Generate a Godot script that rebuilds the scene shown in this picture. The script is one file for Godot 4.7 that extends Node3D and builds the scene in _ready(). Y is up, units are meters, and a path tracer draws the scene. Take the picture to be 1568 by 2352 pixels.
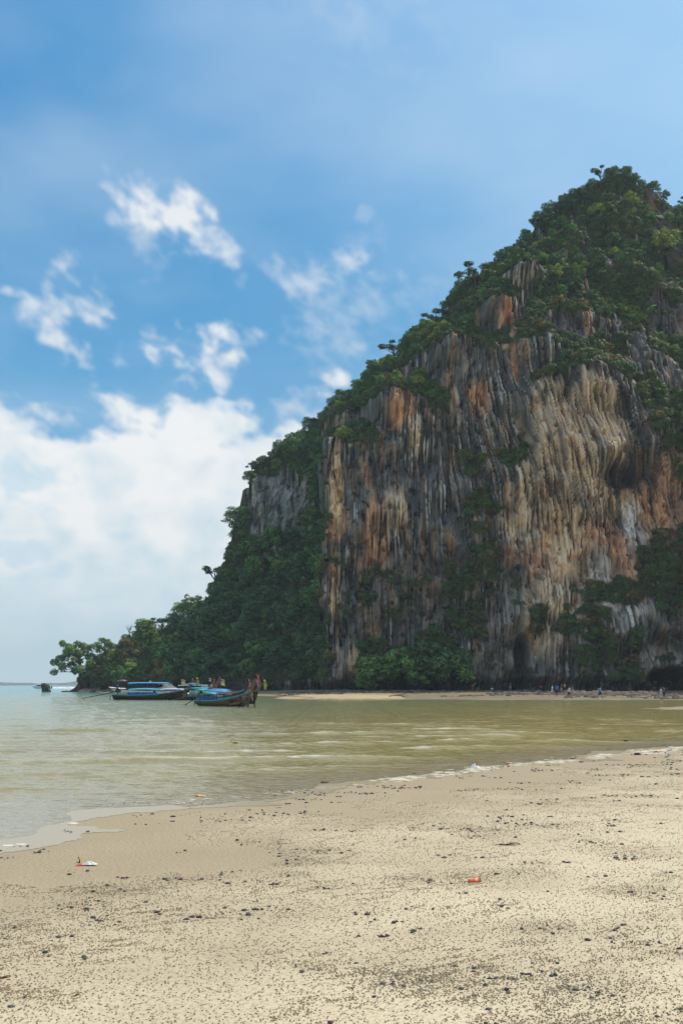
extends Node3D

# ---------------------------------------------------------------- layout helpers
# The photograph was measured in a 1568 x 2352 copy: at(u, v, d) is the point d metres ahead of the eye
# that was seen at u, v there (eye two metres above the water, level horizon).
const FOCAL := 2037.0
const EYE := 2.0
const HORIZON := 1573.0

func at(u: float, v: float, d: float) -> Vector3:
	return Vector3((u - 784.0) / FOCAL * d, EYE + (HORIZON - v) / FOCAL * d, -d)

func on_water(u: float, v: float) -> Vector3:
	var d := EYE * FOCAL / (v - HORIZON)
	return Vector3((u - 784.0) / FOCAL * d, 0.0, -d)

var rng := RandomNumberGenerator.new()
var taken := {}

func numbered(called: String) -> String:
	var n: int = taken.get(called, 0)
	taken[called] = n + 1
	return called if n == 0 else "%s_%03d" % [called, n]

func thing(called: String, label: String, category: String, where := Vector3.ZERO, turn := 0.0, group := "") -> Node3D:
	var o := Node3D.new()
	o.name = numbered(called)
	o.position = where
	o.rotation.y = turn
	o.set_meta("label", label)
	o.set_meta("category", category)
	if group:
		o.set_meta("group", group)
	add_child(o)
	return o

func part(called: String, mesh: Mesh, m: Material, parent: Node3D, where := Vector3.ZERO) -> MeshInstance3D:
	var o := MeshInstance3D.new()
	var n := 0
	var full := called
	while parent.has_node(full):
		n += 1
		full = "%s_%03d" % [called, n]
	o.name = full
	o.mesh = mesh
	o.material_override = m
	o.position = where
	parent.add_child(o, true)
	return o

func single(called: String, mesh: Mesh, m: Material, label: String, category: String, where := Vector3.ZERO, group := "") -> MeshInstance3D:
	var o := MeshInstance3D.new()
	o.name = numbered(called)
	o.mesh = mesh
	o.material_override = m
	o.position = where
	o.set_meta("label", label)
	o.set_meta("category", category)
	if group:
		o.set_meta("group", group)
	add_child(o)
	return o

func structure(called: String, mesh: Mesh, m: Material, label: String) -> MeshInstance3D:
	var o := MeshInstance3D.new()
	o.name = numbered(called)
	o.mesh = mesh
	o.material_override = m
	o.set_meta("kind", "structure")
	o.set_meta("label", label)
	add_child(o)
	return o

func stuff(called: String, mesh: Mesh, m: Material, spots: Array[Transform3D], tints: PackedColorArray, label: String) -> void:
	var mm := MultiMesh.new()
	mm.transform_format = MultiMesh.TRANSFORM_3D
	mm.use_colors = tints.size() > 0
	mm.mesh = mesh
	mm.instance_count = spots.size()
	for i in spots.size():
		mm.set_instance_transform(i, spots[i])
		if tints.size():
			mm.set_instance_color(i, tints[i])
	var o := MultiMeshInstance3D.new()
	o.name = numbered(called)
	o.multimesh = mm
	o.material_override = m
	o.set_meta("kind", "stuff")
	o.set_meta("label", label)
	add_child(o)

func noise(s: int, octaves := 3, ridged := false) -> FastNoiseLite:
	var n := FastNoiseLite.new()
	n.seed = s
	n.noise_type = FastNoiseLite.TYPE_SIMPLEX_SMOOTH
	n.frequency = 1.0
	n.fractal_type = FastNoiseLite.FRACTAL_RIDGED if ridged else FastNoiseLite.FRACTAL_FBM
	n.fractal_octaves = octaves
	return n

func lin(r: float, g: float, b: float) -> Color:   # real-world base colour, linear
	return Color(r, g, b)

func paint(c: Color, rough := 0.6, metal := 0.0) -> StandardMaterial3D:   # c is linear
	var m := StandardMaterial3D.new()
	m.albedo_color = c.linear_to_srgb()
	m.roughness = rough
	m.metallic = metal
	return m

func tinted(rough := 0.8) -> StandardMaterial3D:
	var m := StandardMaterial3D.new()
	m.vertex_color_use_as_albedo = true
	m.roughness = rough
	return m

# a grid of nx columns by ny rows of points as one smooth mesh
func grid_mesh(v: PackedVector3Array, c: PackedColorArray, nx: int, ny: int, flip := false, uv := PackedVector2Array()) -> ArrayMesh:
	var nrm := PackedVector3Array()
	nrm.resize(v.size())
	for j in ny:
		var ju := mini(j + 1, ny - 1) * nx
		var jd := maxi(j - 1, 0) * nx
		for i in nx:
			var dx := v[j * nx + mini(i + 1, nx - 1)] - v[j * nx + maxi(i - 1, 0)]
			var dy := v[ju + i] - v[jd + i]
			var n := dx.cross(dy).normalized()
			nrm[j * nx + i] = -n if flip else n
	var idx := PackedInt32Array()
	idx.resize((nx - 1) * (ny - 1) * 6)
	var k := 0
	for j in ny - 1:
		for i in nx - 1:
			var a := j * nx + i
			var b := a + 1
			var e := a + nx
			var f := e + 1
			if flip:
				idx[k] = a; idx[k + 1] = b; idx[k + 2] = e; idx[k + 3] = b; idx[k + 4] = f; idx[k + 5] = e
			else:
				idx[k] = a; idx[k + 1] = e; idx[k + 2] = b; idx[k + 3] = b; idx[k + 4] = e; idx[k + 5] = f
			k += 6
	var arr := []
	arr.resize(Mesh.ARRAY_MAX)
	arr[Mesh.ARRAY_VERTEX] = v
	arr[Mesh.ARRAY_NORMAL] = nrm
	if c.size():
		arr[Mesh.ARRAY_COLOR] = c
	if uv.size():
		arr[Mesh.ARRAY_TEX_UV] = uv
	arr[Mesh.ARRAY_INDEX] = idx
	var m := ArrayMesh.new()
	m.add_surface_from_arrays(Mesh.PRIMITIVE_TRIANGLES, arr)
	return m

func ramp(a: Array, x: float) -> float:   # piecewise linear through [[x, y], ...]
	if x <= a[0][0]:
		return a[0][1]
	for i in range(1, a.size()):
		if x <= a[i][0]:
			var p = a[i - 1]
			return lerpf(p[1], a[i][1], (x - p[0]) / (a[i][0] - p[0]))
	return a[-1][1]

# ---------------------------------------------------------------- the sky
var sky_soft := noise(11, 4)
var sky_fine := noise(12, 6)
var sky_wisp := noise(13, 5)
# fair-weather clouds: azimuth, elevation, half width, half height (degrees), tilt, thickness, softness
var cloud_spots: Array = []

func cloud(u0: float, v0: float, u1: float, v1: float, wide: float, thick: float, soft := 0.35) -> void:
	# an elongated cloud between two measured points
	var a := at((u0 + u1) / 2, (v0 + v1) / 2, 1.0) - Vector3(0, EYE, 0)
	var az := rad_to_deg(atan2(a.x, -a.z))
	var el := rad_to_deg(atan2(a.y, Vector2(a.x, a.z).length()))
	var k := 57.3 / FOCAL * 0.98
	cloud_spots.append([az, el, maxf(wide, Vector2(u1 - u0, v1 - v0).length() / 2) * k, wide * k, atan2(v0 - v1, u1 - u0), thick, soft])

func sky_color(az: float, el: float) -> Color:   # degrees
	var a := deg_to_rad(az)
	var e := deg_to_rad(el)
	var dir := Vector3(sin(a) * cos(e), sin(e), -cos(a) * cos(e))
	# clear air: deep blue away from the sun, paler towards it and towards the horizon
	var h := clampf(1.0 - dir.y, 0.0, 1.0)
	var c := Vector3(0.012, 0.18, 0.48).lerp(Vector3(0.155, 0.43, 0.67), pow(h, 1.4))
	c = c.lerp(Vector3(0.50, 0.66, 0.72), pow(h, 9.0))
	var toward := dir.dot(SUN_AT)
	c += Vector3(0.33, 0.36, 0.33) * pow(smoothstep(0.36, 0.92, toward), 1.25) + Vector3(0.35, 0.34, 0.30) * pow(maxf(toward, 0.0), 40.0)
	var p := dir * 3.0
	# thin veil
	var veil := sky_wisp.get_noise_3d(p.x * 0.8, p.y * 2.0, p.z * 0.8)
	c = c.lerp(Vector3(0.66, 0.76, 0.84), clampf(veil * 0.28 + 0.08, 0.0, 0.25))
	# wisps and small cumulus
	var d := 0.0
	var wob := sky_soft.get_noise_3d(p.x * 4.0, p.y * 4.0, p.z * 4.0 + 31.0) * 0.12
	var f := sky_fine.get_noise_3d(p.x * 4.2 + wob, p.y * 6.0 + p.x * 1.4, p.z * 4.2)
	var f2 := sky_wisp.get_noise_3d(p.x * 13.0 + 3.0, p.y * 19.0 + p.x * 5.0 + wob * 4.0, p.z * 13.0)
	for s in cloud_spots:
		var dx: float = az - s[0]
		var dy: float = el - s[1]
		if absf(dx) > s[2] * 2.6 or absf(dy) > s[2] * 2.6:
			continue
		var x: float = (dx * cos(s[4]) + dy * sin(s[4])) / s[2]
		var y: float = (-dx * sin(s[4]) + dy * cos(s[4])) / s[3]
		var q: float = 1.0 - (x * x + y * y) * 0.62
		if q < -1.2:
			continue
		d = maxf(d, smoothstep(-0.12, 0.75 + s[6] * 2.0, q * 0.72 + f * 1.35 + f2 * 0.95) * s[5] * 1.1)
	# unseen rest of the sky: scattered clouds, thickened to brighten the shaded wall
	var far := smoothstep(24.0, 34.0, absf(az)) + smoothstep(40.0, 50.0, el)
	if far > 0.0:
		var g := sky_soft.get_noise_3d(p.x * 1.3 + 9.0, p.y * 2.2, p.z * 1.3)
		d = maxf(d, smoothstep(0.02, 0.4, g + f * 0.45) * minf(far, 1.0) * 0.85)
	c = c.lerp(Vector3(0.76, 0.785, 0.80), clampf(d, 0.0, 1.0) * 0.93)
	# the cumulus bank low over the sea, all round the horizon
	var top := 16.3 + 2.2 * sky_soft.get_noise_2d(az * 0.055 + 40.0, 3.0)
	if absf(az) < 40.0:
		var inside := ramp([[-24, 15.8], [-21, 15.9], [-19, 16.2], [-15.5, 16.6], [-12, 16.6], [-8, 16.9], [-6, 17.0], [-3, 16.4], [1, 15.0], [24, 14.0]], az)
		top = lerpf(inside, top, smoothstep(26.0, 40.0, absf(az)))
	var edge := sky_soft.get_noise_3d(p.x * 2.6, p.y * 3.2, p.z * 2.6 + 7.0) * 2.4 + f * 1.7 + f2 * 0.55
	var b := smoothstep(-0.5, 0.75, top - el + edge)
	if b > 0.0:
		# lit tops, softly grey bellies, thinning into the haze below
		var lump := sky_soft.get_noise_3d(p.x * 3.3 + 20.0, p.y * 4.6, p.z * 3.3)
		var lump2 := sky_fine.get_noise_3d(p.x * 6.0 + 5.0, p.y * 8.0 + 5.0, p.z * 6.0)
		var low := clampf((top - el) / 16.0, 0.0, 1.0)
		var light := clampf(0.9 - low * 0.6 + lump * 0.9 + lump2 * 0.6, 0.0, 1.0)
		var cc := Vector3(0.55, 0.67, 0.74).lerp(Vector3(0.80, 0.815, 0.82), light)
		# blue holes in the bank
		var hole := 0.55 * smoothstep(0.26, 0.6, sky_soft.get_noise_3d(p.x * 2.2 - 11.0, p.y * 5.5 + 2.0, p.z * 2.2) - low * 0.1 + lump2 * 0.25)
		for w in [[-19.6, 13.0, 3.0, 1.3], [-19.5, 7.6, 2.6, 1.2], [-20.5, 10.3, 2.2, 1.0]]:
			var r: float = pow((az - w[0]) / w[2], 2.0) + pow((el - w[1]) / w[3], 2.0)
			hole = maxf(hole, smoothstep(0.0, 0.9, 1.0 - r * 0.75 + f * 2.0 + lump2 * 0.9 - 0.3) * 0.62)
		cc = cc.lerp(Vector3(0.33, 0.57, 0.74), hole * 0.75)
		b *= 1.0 - 0.7 * smoothstep(8.0, 0.5, el)
		c = c.lerp(cc, b)
	# haze at the horizon
	c = c.lerp(Vector3(0.54, 0.70, 0.73), pow(clampf(1.0 - el / 11.0, 0.0, 1.0), 1.7) * 0.85)
	return Color(c.x, c.y, c.z)

func make_sky() -> Sky:
	cloud(235, 405, 300, 440, 22, 0.9)
	cloud(290, 440, 400, 500, 40, 1.0)
	cloud(370, 470, 500, 545, 52, 1.15)
	cloud(440, 540, 540, 590, 26, 0.8)
	cloud(300, 540, 400, 600, 40, 0.5, 0.5)
	cloud(220, 485, 270, 500, 14, 0.55)
	cloud(130, 690, 240, 650, 50, 0.75)
	cloud(70, 730, 180, 800, 34, 0.8)
	cloud(140, 780, 230, 830, 26, 0.9)
	cloud(0, 668, 50, 668, 10, 0.6)
	cloud(255, 800, 305, 850, 24, 0.85)
	cloud(330, 815, 480, 850, 38, 1.1)
	cloud(400, 830, 530, 790, 44, 1.0)
	cloud(480, 850, 530, 880, 24, 0.8)
	cloud(560, 780, 610, 775, 18, 0.5)
	cloud(600, 630, 780, 645, 34, 0.6, 0.5)
	cloud(690, 650, 960, 720, 100, 0.62, 1.0)
	cloud(640, 650, 1010, 690, 60, 0.5, 1.1)
	cloud(740, 760, 960, 790, 60, 0.4, 1.0)
	cloud(760, 590, 850, 620, 30, 0.7)
	cloud(660, 760, 900, 820, 50, 0.42, 0.6)
	cloud(745, 905, 815, 860, 26, 1.1)
	cloud(620, 960, 760, 940, 36, 0.5, 0.5)
	cloud(690, 20, 980, 90, 60, 0.22, 0.7)
	cloud(810, 500, 850, 490, 14, 0.3)
	cloud(540, 660, 590, 650, 22, 0.3)
	var w := 3072
	var h := w / 2
	var coarse := 512
	var im := Image.create(coarse, coarse / 2, false, Image.FORMAT_RGBF)
	for j in coarse / 2:
		var el := 90.0 - (j + 0.5) * 360.0 / coarse
		for i in coarse:
			im.set_pixel(i, j, sky_color(wrapf((i + 0.5) * 360.0 / coarse, -180.0, 180.0), maxf(el, 0.0)))
	im.resize(w, h, Image.INTERPOLATE_CUBIC)
	var k := w / 360.0
	for j in range(int((90 - 42) * k), int(91 * k)):
		var el := 90.0 - (j + 0.5) / k
		for i in range(int(-25 * k), int(25 * k)):
			im.set_pixel((i + w) % w, j, sky_color((i + 0.5) / k, maxf(el, 0.0)))
	var m := PanoramaSkyMaterial.new()
	m.panorama = ImageTexture.create_from_image(im)
	var s := Sky.new()
	s.sky_material = m
	return s

const SUN_AT := Vector3(0.52, 0.835, -0.18)

func set_camera_and_light() -> void:
	var cam := Camera3D.new()
	cam.name = "camera"
	cam.position = Vector3(0, EYE, 0)
	cam.projection = Camera3D.PROJECTION_FRUSTUM
	cam.near = 0.1
	cam.far = 20000.0
	cam.size = 2.0 * 0.1 * 1176.0 / FOCAL
	cam.frustum_offset = Vector2(0, 0.1 * (HORIZON - 1176.0) / FOCAL)
	cam.current = true
	add_child(cam)
	var env := Environment.new()
	env.background_mode = Environment.BG_SKY
	env.sky = make_sky()
	env.tonemap_mode = Environment.TONE_MAPPER_LINEAR
	env.tonemap_exposure = 1.15
	env.fog_enabled = true
	env.fog_density = 0.00024
	env.fog_light_color = Color(0.90, 0.96, 1.0)
	env.sdfgi_enabled = true
	env.ssao_enabled = true
	env.ssil_enabled = true
	var we := WorldEnvironment.new()
	we.name = "world"
	we.environment = env
	add_child(we)
	var sun := DirectionalLight3D.new()
	sun.name = "sun"
	sun.light_energy = 1.1
	sun.light_color = Color(1.0, 0.95, 0.87)
	sun.light_angular_distance = 0.5
	sun.shadow_enabled = true
	add_child(sun)
	sun.look_at_from_position(SUN_AT * 100.0, Vector3.ZERO, Vector3(0, 0, 1))

# ---------------------------------------------------------------- beach and water
# the water's near edge, measured on the photograph
var shore: PackedVector2Array = []
var clusters: Array = []        # where the dark mud lumps gather: x, z, half width, half depth, how many
var stain: PackedFloat32Array

func stain_at(x: float, z: float) -> float:
	var i := int((x + 16.0) / 0.125)
	var j := int(-z / 0.125)
	return stain[clampi(j, 0, 255) * 256 + clampi(i, 0, 255)]

func make_clusters() -> void:
	rng.seed = 404
	stain.resize(256 * 256)
	var where := noise(71, 3)
	while clusters.size() < 520:
		var z := -rng.randf_range(4.4, 30.0)
		var x := rng.randf_range(-1.0, 1.0) * (1.5 - z * 0.42)
		if inland(x, z) < -0.4 or where.get_noise_2d(x * 0.3, z * 0.6) + rng.randf_range(-0.35, 0.35) < 0.06:
			continue
		var w := 0.05 + 0.38 * pow(rng.randf(), 2.2)
		clusters.append([x, z, w, w * rng.randf_range(0.3, 0.6), int(rng.randf_range(1, 5) * (0.4 + w * 3.6))])
		var reach := w * 1.5
		var weight := pow(rng.randf(), 2.0)
		for j in range(int((-z - reach) / 0.125), int((-z + reach) / 0.125) + 1):
			for i in range(int((x - reach + 16.0) / 0.125), int((x + reach + 16.0) / 0.125) + 1):
				if i < 0 or i > 255 or j < 0 or j > 255:
					continue
				var e: float = pow((i * 0.125 - 16.0 - x) / reach, 2.0) + pow((j * 0.125 + z) / reach * 1.5, 2.0)
				stain[j * 256 + i] = maxf(stain[j * 256 + i], weight * clampf(1.0 - e, 0.0, 1.0))

var lump := noise(21, 4)
var lump_fine := noise(22, 3)

func make_shore() -> void:
	for p in [[-60, -12], [-30, -3], [-14, 2.5], [-7, 7]]:
		shore.append(Vector2(p[0], -p[1]))
	for p in [[0, 1955], [80, 1912], [150, 1862], [210, 1855], [420, 1848], [630, 1826], [860, 1796], [1110, 1760], [1270, 1745], [1400, 1724], [1568, 1712]]:
		var w := on_water(p[0], p[1])
		shore.append(Vector2(w.x, w.z))
	for p in [[14, 31], [20, 36], [30, 42], [50, 50], [90, 60]]:
		shore.append(Vector2(p[0], -p[1]))

func inland(x: float, z: float) -> float:   # metres landward of the near edge (negative in the water)
	var best := 1e9
	var side := 1.0
	for i in shore.size() - 1:
		var a := shore[i]
		var b := shore[i + 1]
		var t := clampf(((x - a.x) * (b.x - a.x) + (z - a.y) * (b.y - a.y)) / (b - a).length_squared(), 0.0, 1.0)
		var q := a.lerp(b, t)
		var d := (x - q.x) * (x - q.x) + (z - q.y) * (z - q.y)
		if d < best:
			best = d
			side = 1.0 if (b.x - a.x) * (z - a.y) - (b.y - a.y) * (x - a.x) > 0.0 else -1.0
	return sqrt(best) * side

func ground(x: float, z: float) -> float:
	var s := 0.0
	if z > -70.0:
		s = inland(x, z)
		s += lump.get_noise_2d(x * 0.25, z * 0.25) * 0.9 * smoothstep(0.0, 6.0, 22.0 - absf(s)) if s > -8.0 else 0.0
	else:
		s = -30.0
	var y := 0.0
	if s > 0.0:
		y = 0.35 * (1.0 - exp(-s * 0.035)) + 0.012 * s * exp(-s * 0.5) + lump.get_noise_2d(x * 0.4, z * 0.4) * 0.02 * minf(s, 1.0)
	else:
		y = maxf(s * 0.025, -0.9)
	if z < -50.0 or x > 15.0:
		# the far beach under the cliff, the sand spit and the low bar near its end
		var edge := 117.0 + 5.0 * smoothstep(30.0, 0.0, x) + 40.0 * smoothstep(2.0, -16.0, x) + 60.0 * smoothstep(-14.0, -45.0, x) + lump.get_noise_2d(x * 0.08, 5.0) * 4.0
		var far := -z - edge
		var fy := clampf(far * 0.02, -1.2, 0.35) + smoothstep(30.0, 62.0, far) * 0.5
		if x < -14.0:
			fy = minf(fy, 0.6)
		fy -= 3.0 * smoothstep(-60.0, -76.0, x)
		var ch := (-z - 141.0 - x * 0.06) / 5.0        # a shallow tidal channel behind the spit
		fy -= 0.32 * exp(-ch * ch) * smoothstep(-12.0, -4.0, x) * smoothstep(26.0, 18.0, x)
		var sx := (x - 0.0) / 10.5
		var sz := (-z - 131.0 + x * 0.15) / 10.5
		var spit := 1.0 - sx * sx - sz * sz + lump.get_noise_2d(x * 0.1 + 7.0, z * 0.1) * 0.25
		fy = maxf(fy, -0.25 + 0.8 * sqrt(clampf(spit + 0.05, 0.0, 1.0)))
		var bx := (x - 33.0) / 12.0
		var bz := (-z - 75.0) / 11.0
		var bar := 1.0 - bx * bx - bz * bz + lump.get_noise_2d(x * 0.12, z * 0.12 + 9.0) * 0.5
		fy = maxf(fy, -0.14 + 0.2 * clampf(bar, 0.0, 1.0))
		fy += lump.get_noise_2d(x * 0.2, z * 0.2) * 0.03
		y = maxf(y, fy)
	if z < -300.0:
		y = minf(y, -1.5)
	return y

func steps(from: float, to: float, first: float, grow: float) -> PackedFloat32Array:
	var out := PackedFloat32Array()
	var x := from
	var st := first
	while x < to:
		out.append(x)
		x += st
		st *= grow
	out.append(to)
	return out

func make_ground() -> void:
	var zs := PackedFloat32Array()
	for z in [-400.0, -60.0, -25.0, -12.0, -6.0, -3.0, -1.0]:
		zs.append(z)
	zs.append_array(steps(0.0, 40.0, 0.12, 1.004))
	zs.append_array(steps(40.6, 200.0, 0.6, 1.006))
	zs.append_array(steps(203.0, 3000.0, 4.0, 1.25))
	var half := steps(0.0, 14.0, 0.12, 1.008)
	half.append_array(steps(14.3, 110.0, 0.35, 1.025))
	half.append_array(steps(120.0, 2600.0, 15.0, 1.4))
	var xs := PackedFloat32Array()
	for i in range(half.size() - 1, 0, -1):
		xs.append(-half[i])
	xs.append_array(half)
	var v := PackedVector3Array()
	var c := PackedColorArray()
	var patch := noise(31, 3)
	for zz in zs:
		for x in xs:
			var z := -zz
			var y := ground(x, z) if absf(x) < 400.0 and zz < 400.0 and zz > -100.0 else (0.4 if zz < -100.0 else -2.0)
			v.append(Vector3(x, y, z))
			# dry sand, darker where damp, brown-grey with painted-in shade under the far cliff
			var t := patch.get_noise_2d(x * 0.22, z * 0.5)
			var t2 := patch.get_noise_2d(x * 1.1 + 50.0, z * 2.0)
			var dry := lin(0.63, 0.535, 0.37)
			var damp := lin(0.37, 0.30, 0.19)
			var k := lerpf(smoothstep(0.12, 0.03, y), clampf(smoothstep(0.0, 0.5, t + t2 * 0.45) * 0.34, 0.0, 1.0), smoothstep(0.02, 0.1, y))
			var col := dry.lerp(damp, clampf(k, 0.0, 1.0))
			if zz < 32.0 and zz > 2.0 and absf(x) < 16.0:
				col = col.lerp(lin(0.30, 0.245, 0.155), stain_at(x, z) * 0.4)
			if zz > 50.0:
				var wet := smoothstep(0.16, 0.02, y) * 0.8 + t * 0.5
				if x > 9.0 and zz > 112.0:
					wet = 0.25 + t * 0.5 + smoothstep(116.0, 119.0, zz + t * 3.0) * 0.75  # damp sand, its tone deepened to stand in for the cliff's shade
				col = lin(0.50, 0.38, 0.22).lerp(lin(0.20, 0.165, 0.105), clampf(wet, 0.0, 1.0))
				col = col.lerp(lin(0.26, 0.18, 0.09), smoothstep(140.0, 160.0, zz) * 0.7)  # browner towards the wall, the cliff's shade put into the sand colour
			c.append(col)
	var m := tinted(0.9)
	var grain := NoiseTexture2D.new()
	grain.width = 1024
	grain.height = 1024
	grain.seamless = true
	var gn := noise(33, 4)
	gn.frequency = 0.06
	grain.noise = gn
	var gr := Gradient.new()
	gr.offsets = PackedFloat32Array([0.0, 0.38, 0.6, 1.0])
	gr.colors = PackedColorArray([Color(0.80, 0.78, 0.74), Color(0.93, 0.92, 0.91), Color(1, 1, 1), Color(1, 1, 1)])
	grain.color_ramp = gr
	m.albedo_texture = grain
	m.uv1_triplanar = true
	m.uv1_world_triplanar = true
	m.uv1_scale = Vector3(0.35, 0.35, 0.35)
	var bumps := NoiseTexture2D.new()
	bumps.width = 1024
	bumps.height = 1024
	bumps.seamless = true
	bumps.as_normal_map = true
	bumps.bump_strength = 5.0
	var bn := noise(34, 5)
	bn.frequency = 0.09
	bumps.noise = bn
	m.normal_enabled = true
	m.normal_texture = bumps
	m.normal_scale = 0.09
	structure("beach", grid_mesh(v, c, xs.size(), zs.size()), m, "pale sand beach, damp at the water's edge, rising under the cliff")

func make_wet_sand() -> void:   # the glossy strip the last ripples have just left
	var nz := noise(47, 3)
	var v := PackedVector3Array()
	var n := PackedVector3Array()
	var st := 0.055
	var w := 400
	var d := 400
	var h := PackedFloat32Array()
	h.resize(w * d)
	for j in d:
		for i in w:
			h[j * w + i] = ground(-9.0 + i * st, -8.0 - j * st)
	for j in d - 1:
		for i in w - 1:
			var x := -9.0 + i * st
			var z := -8.0 - j * st
			var y := h[j * w + i]
			if y < -0.03 or y > 0.012 + 0.009 * nz.get_noise_2d(x * 0.5, z * 0.9):
				continue
			var q := [Vector3(x, y, z), Vector3(x + st, h[j * w + i + 1], z), Vector3(x + st, h[(j + 1) * w + i + 1], z - st), Vector3(x, h[(j + 1) * w + i], z - st)]
			for k in [0, 3, 2, 0, 2, 1]:
				v.append(q[k] + Vector3(0, 0.004, 0))
				n.append(Vector3.UP)
	var arr := []
	arr.resize(Mesh.ARRAY_MAX)
	arr[Mesh.ARRAY_VERTEX] = v
	arr[Mesh.ARRAY_NORMAL] = n
	var m := ArrayMesh.new()
	m.add_surface_from_arrays(Mesh.PRIMITIVE_TRIANGLES, arr)
	structure("wet_sand", m, paint(lin(0.38, 0.315, 0.20), 0.3), "glossy wet sand along the water's edge")

var swell := noise(41, 3)
var ripple := noise(42, 3)

func wave(x: float, z: float) -> float:
	var d := -z
	var near := smoothstep(75.0, 30.0, d)
	var y := 0.0
	# long low crests running in towards the sand
	if d < 140.0:
		var s := z + 0.10 * x + swell.get_noise_2d(x * 0.05, z * 0.05) * 2.2 + swell.get_noise_2d(x * 0.25 + 20.0, z * 0.2) * 0.22
		var a := clampf(0.35 + swell.get_noise_2d(x * 0.07 + 30.0, z * 0.5) * 1.5, 0.05, 1.0)
		var q := 0.5 + 0.5 * sin(s * TAU / 3.1)
		y += a * near * 0.13 * (q * q * q * q * q - 0.25)
		var s2 := z - 0.16 * x + swell.get_noise_2d(x * 0.06 + 70.0, z * 0.06) * 2.0
		var q2 := 0.5 + 0.5 * sin(s2 * TAU / 2.9)
		y += (0.03 + 0.02 * (1.0 - near)) * (q2 * q2 - 0.375) * clampf(0.4 + swell.get_noise_2d(x * 0.05 + 90.0, z * 0.2), 0.0, 1.0)
	y += ripple.get_noise_2d(x * 0.8, z * 2.0) * 0.04 + ripple.get_noise_2d(x * 0.3, z * 0.8 + 60.0) * 0.03
	return y

func foam_line(x: float, z: float) -> float:   # bubbles on the breaking crests
	var s := z + 0.10 * x + swell.get_noise_2d(x * 0.05, z * 0.05) * 2.2 + swell.get_noise_2d(x * 0.25 + 20.0, z * 0.2) * 0.22
	var a := clampf(0.35 + swell.get_noise_2d(x * 0.07 + 30.0, z * 0.5) * 1.5, 0.0, 1.0)
	var q := 0.5 + 0.5 * sin(s * TAU / 3.1 + 0.25)
	var bits := 0.5 + ripple.get_noise_2d(x * 2.5, z * 5.0)
	return smoothstep(0.90, 0.985, q) * smoothstep(0.2, 0.5, a) * clampf(bits + 0.2, 0.3, 1.0) * smoothstep(64.0, 34.0, -z) * smoothstep(-12.0, 0.0, x)

func make_water() -> void:
	var zs := steps(2.0, 42.0, 0.085, 1.0012)
	zs.append_array(steps(42.3, 160.0, 0.3, 1.008))
	zs.append_array(steps(162.0, 3000.0, 3.0, 1.12))
	var half := steps(0.0, 16.0, 0.25, 1.004)
	half.append_array(steps(16.4, 90.0, 0.5, 1.02))
	half.append_array(steps(95.0, 2600.0, 8.0, 1.3))
	var xs := PackedFloat32Array()
	for i in range(half.size() - 1, 0, -1):
		xs.append(-half[i])
	xs.append_array(half)
	var v := PackedVector3Array()
	var c := PackedColorArray()
	var uv := PackedVector2Array()
	var patch := noise(45, 3)
	for zz in zs:
		for x in xs:
			var z := -zz
			var deep := 3.0
			if absf(x) < 100.0 and zz < 260.0:
				deep = -ground(x, z)
			var calm := clampf(deep / 0.12, 0.0, 1.0)
			var y := wave(x, z) * calm + 0.004 if zz < 400.0 else 0.0
			v.append(Vector3(x, y, z))
			uv.append(Vector2(x, z))
			# silt near the sand, green further out, turquoise beyond the point
			var silt := lin(0.30, 0.245, 0.088)
			var green := lin(0.225, 0.265, 0.145)
			var blue := lin(0.065, 0.30, 0.29)
			var out := zz - x * 1.3 + patch.get_noise_2d(x * 0.03, z * 0.03) * 24.0
			var col := silt.lerp(green, smoothstep(20.0, 130.0, out))
			col = col.lerp(blue, smoothstep(190.0, 330.0, out))
			if zz < 60.0:
				col = lin(0.32, 0.265, 0.16).lerp(col, smoothstep(0.0, 0.10, deep))
			if zz < 90.0 and calm > 0.0:
				col = col.lerp(lin(0.70, 0.62, 0.46), foam_line(x, z) * calm)
			c.append(col)
	var m := tinted(0.09)
	m.metallic_specular = 0.5
	var bumps := NoiseTexture2D.new()
	bumps.width = 1024
	bumps.height = 1024
	bumps.seamless = true
	bumps.as_normal_map = true
	bumps.bump_strength = 6.0
	var bn := noise(46, 4)
	bn.frequency = 0.012
	bumps.noise = bn
	m.normal_enabled = true
	m.normal_texture = bumps
	m.normal_scale = 1.6
	m.uv1_triplanar = true
	m.uv1_world_triplanar = true
	m.uv1_scale = Vector3(0.16, 0.3, 0.32)
	structure("sea", grid_mesh(v, c, xs.size(), zs.size(), false, uv), m, "shallow silty sea, yellow-brown by the sand and turquoise far out")

# ---------------------------------------------------------------- the limestone massif
var cliff_x: PackedFloat32Array
var cliff_rows := 0
var cliff_front := 500
var cliff_v: PackedVector3Array
var cliff_veg: PackedFloat32Array
var n_big := noise(51, 3)
var n_flute := noise(52, 4)
var n_rib := noise(53, 3, true)
var n_pock := noise(54, 3)
var n_streak := noise(55, 4)
var n_fine := noise(56, 2)
var n_detail := noise(58, 2)
var n_iso := noise(59, 5)
var n_slab := slabs(60)
var n_slab2 := slabs(61)

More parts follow.
